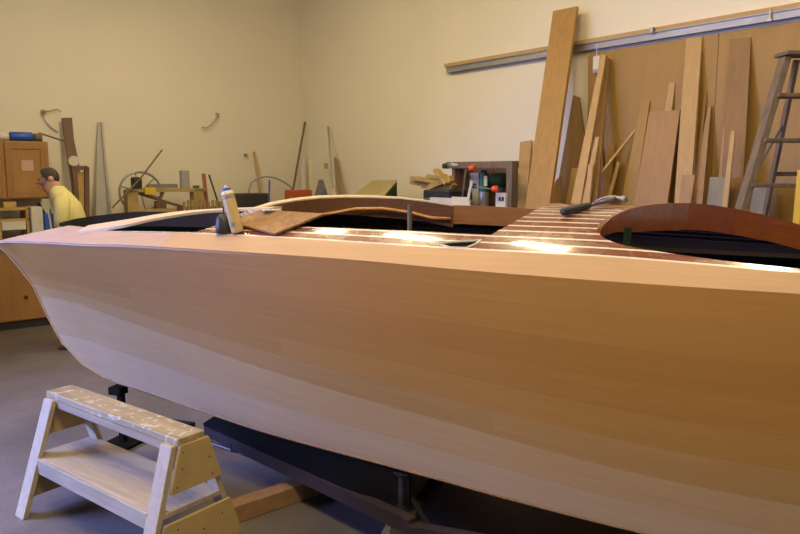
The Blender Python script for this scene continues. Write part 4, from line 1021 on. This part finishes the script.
# ------------------------------------------------------------------ step stool
def stool():
    zT = .60; fl = atZ(49, 391, zT); fr = atZ(177, 438.5, zT); ln = (fr-fl); ln.z = 0; Ls = ln.length; ln.normalize()
    bk = Vector((-ln.y, ln.x, 0)); bk = bk if bk.y > 0 else -bk
    wT = .125; o0 = fl+bk*wT/2; o0.z = 0
    def P(s, b, z): return o0+ln*s+bk*b+Vector((0, 0, z))
    t = empty('step_stool', P(Ls/2, 0, 0), 'homemade paint-spotted wooden step stool with a lower shelf on the floor', 'stool')
    sp = lambda z: wT/2+(zT-z)/zT*.185         # leg splay
    MB().hexa([P(-.02, -wT/2-.006, zT-.035), P(Ls+.012, -wT/2-.006, zT-.035), P(Ls+.012, wT/2+.006, zT-.035), P(-.02, wT/2+.006, zT-.035)],
              [P(-.02, -wT/2-.006, zT), P(Ls+.012, -wT/2-.006, zT), P(Ls+.012, wT/2+.006, zT), P(-.02, wT/2+.006, zT)]).build('top_plank', M['stool_top'], t, bevel=.005)
    MB().hexa([P(.05, -wT/2-.004, zT-.072), P(Ls-.05, -wT/2-.004, zT-.072), P(Ls-.05, -wT/2+.014, zT-.072), P(.05, -wT/2+.014, zT-.072)],
              [P(.05, -wT/2-.008, zT-.036), P(Ls-.05, -wT/2-.008, zT-.036), P(Ls-.05, -wT/2+.014, zT-.036), P(.05, -wT/2+.014, zT-.036)]).build('apron', M['stool_grain'], t)
    def leg(s0, s1, sg, shift):
        z1 = zT-.034; w = .028
        q = []
        for z, sh in ((0, shift), (z1, 0)):
            b = sg*sp(z); q.append([P(s0+sh, b-w/2, z), P(s1+sh, b-w/2, z), P(s1+sh, b+w/2, z), P(s0+sh, b+w/2, z)])
        MB().hexa(*q).build('leg', M['stool'], t, bevel=.003)
    for sg in (-1, 1):
        leg(-.01, .075, sg, -.015); leg(Ls-.085, Ls-.005, sg, .02)
    for s in (Ls+.004, .004):
        k = 1 if s > .5 else -1
        def pan(z0, z1, n):
            a, b = sp(z0), sp(z1); e0 = .02*(zT-z0)/zT*k if k > 0 else -.015*(zT-z0)/zT; e1 = .02*(zT-z1)/zT*k if k > 0 else -.015*(zT-z1)/zT
            q = [P(s+e0, -a+.01, z0), P(s+e0, a+.012, z0), P(s+e1, b+.012, z1), P(s+e1, -b+.01, z1)]
            MB().prism(q, ln*.016*k).build(n, M['stool_ply'], t, bevel=.002)
        pan(.375, zT-.03, 'upper_end_panel'); pan(.07, .255, 'lower_end_panel')
    zb = .27; a = sp(zb)-.025
    MB().hexa([P(-.01, -a-.02, zb), P(Ls-.0, -a-.02, zb), P(Ls-.0, a+.02, zb), P(-.01, a+.02, zb)], [P(-.01, -a-.02, zb+.022), P(Ls-.0, -a-.02, zb+.022), P(Ls-.0, a+.02, zb+.022), P(-.01, a+.02, zb+.022)]).build('shelf', M['stool_grain'], t, bevel=.003)
    MB().hexa([P(.06, -a-.038, zb-.055), P(Ls-.07, -a-.038, zb-.055), P(Ls-.07, -a-.021, zb-.055), P(.06, -a-.021, zb-.055)], [P(.06, -a-.038, zb+.02), P(Ls-.07, -a-.038, zb+.02), P(Ls-.07, -a-.021, zb+.02), P(.06, -a-.021, zb+.02)]).build('front_batten', M['stool_grain'], t, bevel=.003)
    mb = MB()
    for (b, z) in [(-.05, .54), (-.06, .47), (.08, .48), (-.09, .40), (-.10, .22), (.03, .17), (-.1, .1), (.13, .2), (.09, .40)]:
        x = Ls+.004+.016+.02*(zT-z)/zT; mb.tube([P(x-.002, b, z), P(x+.002, b, z)], .0038, 8)
    mb.build('screw_heads', M['iron'], t)
stool()

# ------------------------------------------------------------------ trailer and blocks under the boat
def trailer():
    t = empty('boat_trailer', B0+BE*3, 'dark rusty trailer frame on the floor under the boat', 'trailer')
    A = BP(.95, 0, .16); 
    for sg in (1, -1):
        a = BP(1.62, sg*.02, .19); b = BP(3.15, sg*.70, .19)
        MB().bar(a, b, .05, .075).build('side_beam', M['rust'], t, bevel=.006)
        MB().bar(BP(3.13, sg*.70, .165), BP(6.2, sg*.69, .165), .05, .075).build('rear_beam', M['rust'], t, bevel=.006)
    for sg in (1, -1):   # near-black sheets standing in for the shade between beams and hull
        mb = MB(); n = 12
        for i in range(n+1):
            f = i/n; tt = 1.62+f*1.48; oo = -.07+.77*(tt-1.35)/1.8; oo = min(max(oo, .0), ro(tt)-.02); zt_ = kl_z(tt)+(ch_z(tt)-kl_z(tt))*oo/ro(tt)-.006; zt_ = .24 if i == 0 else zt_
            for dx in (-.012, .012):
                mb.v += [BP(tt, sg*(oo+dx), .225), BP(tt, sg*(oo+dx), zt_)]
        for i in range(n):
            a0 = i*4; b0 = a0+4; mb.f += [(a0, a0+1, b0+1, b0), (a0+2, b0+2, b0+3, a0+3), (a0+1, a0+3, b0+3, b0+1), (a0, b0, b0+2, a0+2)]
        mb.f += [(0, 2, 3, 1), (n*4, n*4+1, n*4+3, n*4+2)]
        mb.build('underhull_shade', M['lining'], t)
    MB().bar(BP(1.0, 0, .165), BP(1.5, 0, .165), .06, .075).build('tongue', M['rust'], t, bevel=.006)
    for x in (1.9, 3.1, 4.6, 6.1):
        w = .66*min(1, (x-1.5)/1.6); MB().bar(BP(x, -w, .165), BP(x, w, .165), .05, .05).build('cross_member', M['rust'], t)
    for sg in (1, -1):
        for x in (4.6,):
            c = BP(x, sg*.90, .17); MB().tube([c-BN*.07, c-BN*.05, c+BN*.05, c+BN*.07], [.14, .17, .17, .14], 28).build('tyre', M['black'], t, smooth=False)
            MB().tube([c-BN*.075, c+BN*.075], .08, 18).build('wheel_rim', M['steel'], t)
            MB().bar(BP(x, 0, .17), BP(x, sg*.9, .17), .05, .05).build('axle', M['rust'], t)
    for x in (2.1, 3.6, 5.2):
        z0 = kl_z(x); MB().hexa([BP(x-.05, -.05, .19), BP(x+.05, -.05, .19), BP(x+.05, .05, .19), BP(x-.05, .05, .19)], [BP(x-.05, -.05, z0-.002), BP(x+.05, -.05, z0-.002), BP(x+.05, .05, z0-.002), BP(x-.05, .05, z0-.002)]).build('keel_block', M['iron'], t)
    MB().tube([BP(1.3, 0, 0), BP(1.3, 0, .13)], .03, 12).build('front_foot', M['iron'], t)
    for sg in (1, -1): MB().tube([BP(6.0, sg*.6, 0), BP(6.0, sg*.6, .15)], .03, 12).build('rear_foot', M['iron'], t)
    MB().tube([atZ(208, 442, .1), atZ(290, 470, .1)], .010, 8).build('tie_rod', M['iron'], t)
trailer()
t = empty('bow_support', BP(1.05, 0, 0), 'dark block and post holding up the forefoot of the boat', 'support')
MB().box(BP(.95, 0, .352), (.09, .08, .05), -TH).build('block', M['lining'], t, bevel=.005)
MB().box(BP(.97, 0, .162), (.035, .035, .325), -TH).build('post', M['lining'], t)
MB().box(BP(.97, 0, .01), (.2, .2, .02), -TH).build('foot_plate', M['lining'], t)
a = atZ(233, 503, .09); b = atZ(322, 474, .09); e_ = (b-a).normalized()
a = a-e_*.12; b = b+e_*.5
thing(MB().bar((a.x, a.y, .046), (b.x, b.y, .046), .09, .09), 'timber_beam', wood('floor_timber', (.36, .20, .09), .7, .7, (10, 10, 10), .6), 'square timber lying on the floor between stool and boat', 'timber', bevel=.004)
def jack():
    p = atZ(404, 555, 0)
    p = Vector((p.x, p.y+.06, 0)); t = empty('jack_stand', p, 'dark jack stand with a wooden foot under the hull amidships', 'jack')
    MB().tube([p+Vector((0, 0, .16)), p+Vector((0, 0, .36))], .035, 14).build('column', M['iron'], t)
    MB().tube([p+Vector((0, 0, .33)), p+Vector((.0, .0, .372))], [.02, .055], 12).build('saddle', M['iron'], t)
    MB().hexa([p+Vector((x, y, 0)) for x, y in [(-.12, -.09), (.12, -.09), (.12, .09), (-.12, .09)]], [p+Vector((x, y, .17)) for x, y in [(-.045, -.04), (.045, -.04), (.045, .04), (-.045, .04)]]).build('foot', M['machine'], t, bevel=.005)
    MB().bar(p+Vector((.03, .0, .25)), p+Vector((.16, .02, .02)), .03, .02).build('handle', M['iron'], t)
jack()
for o in bpy.data.objects:
    if '_w' in o: del o['_w']
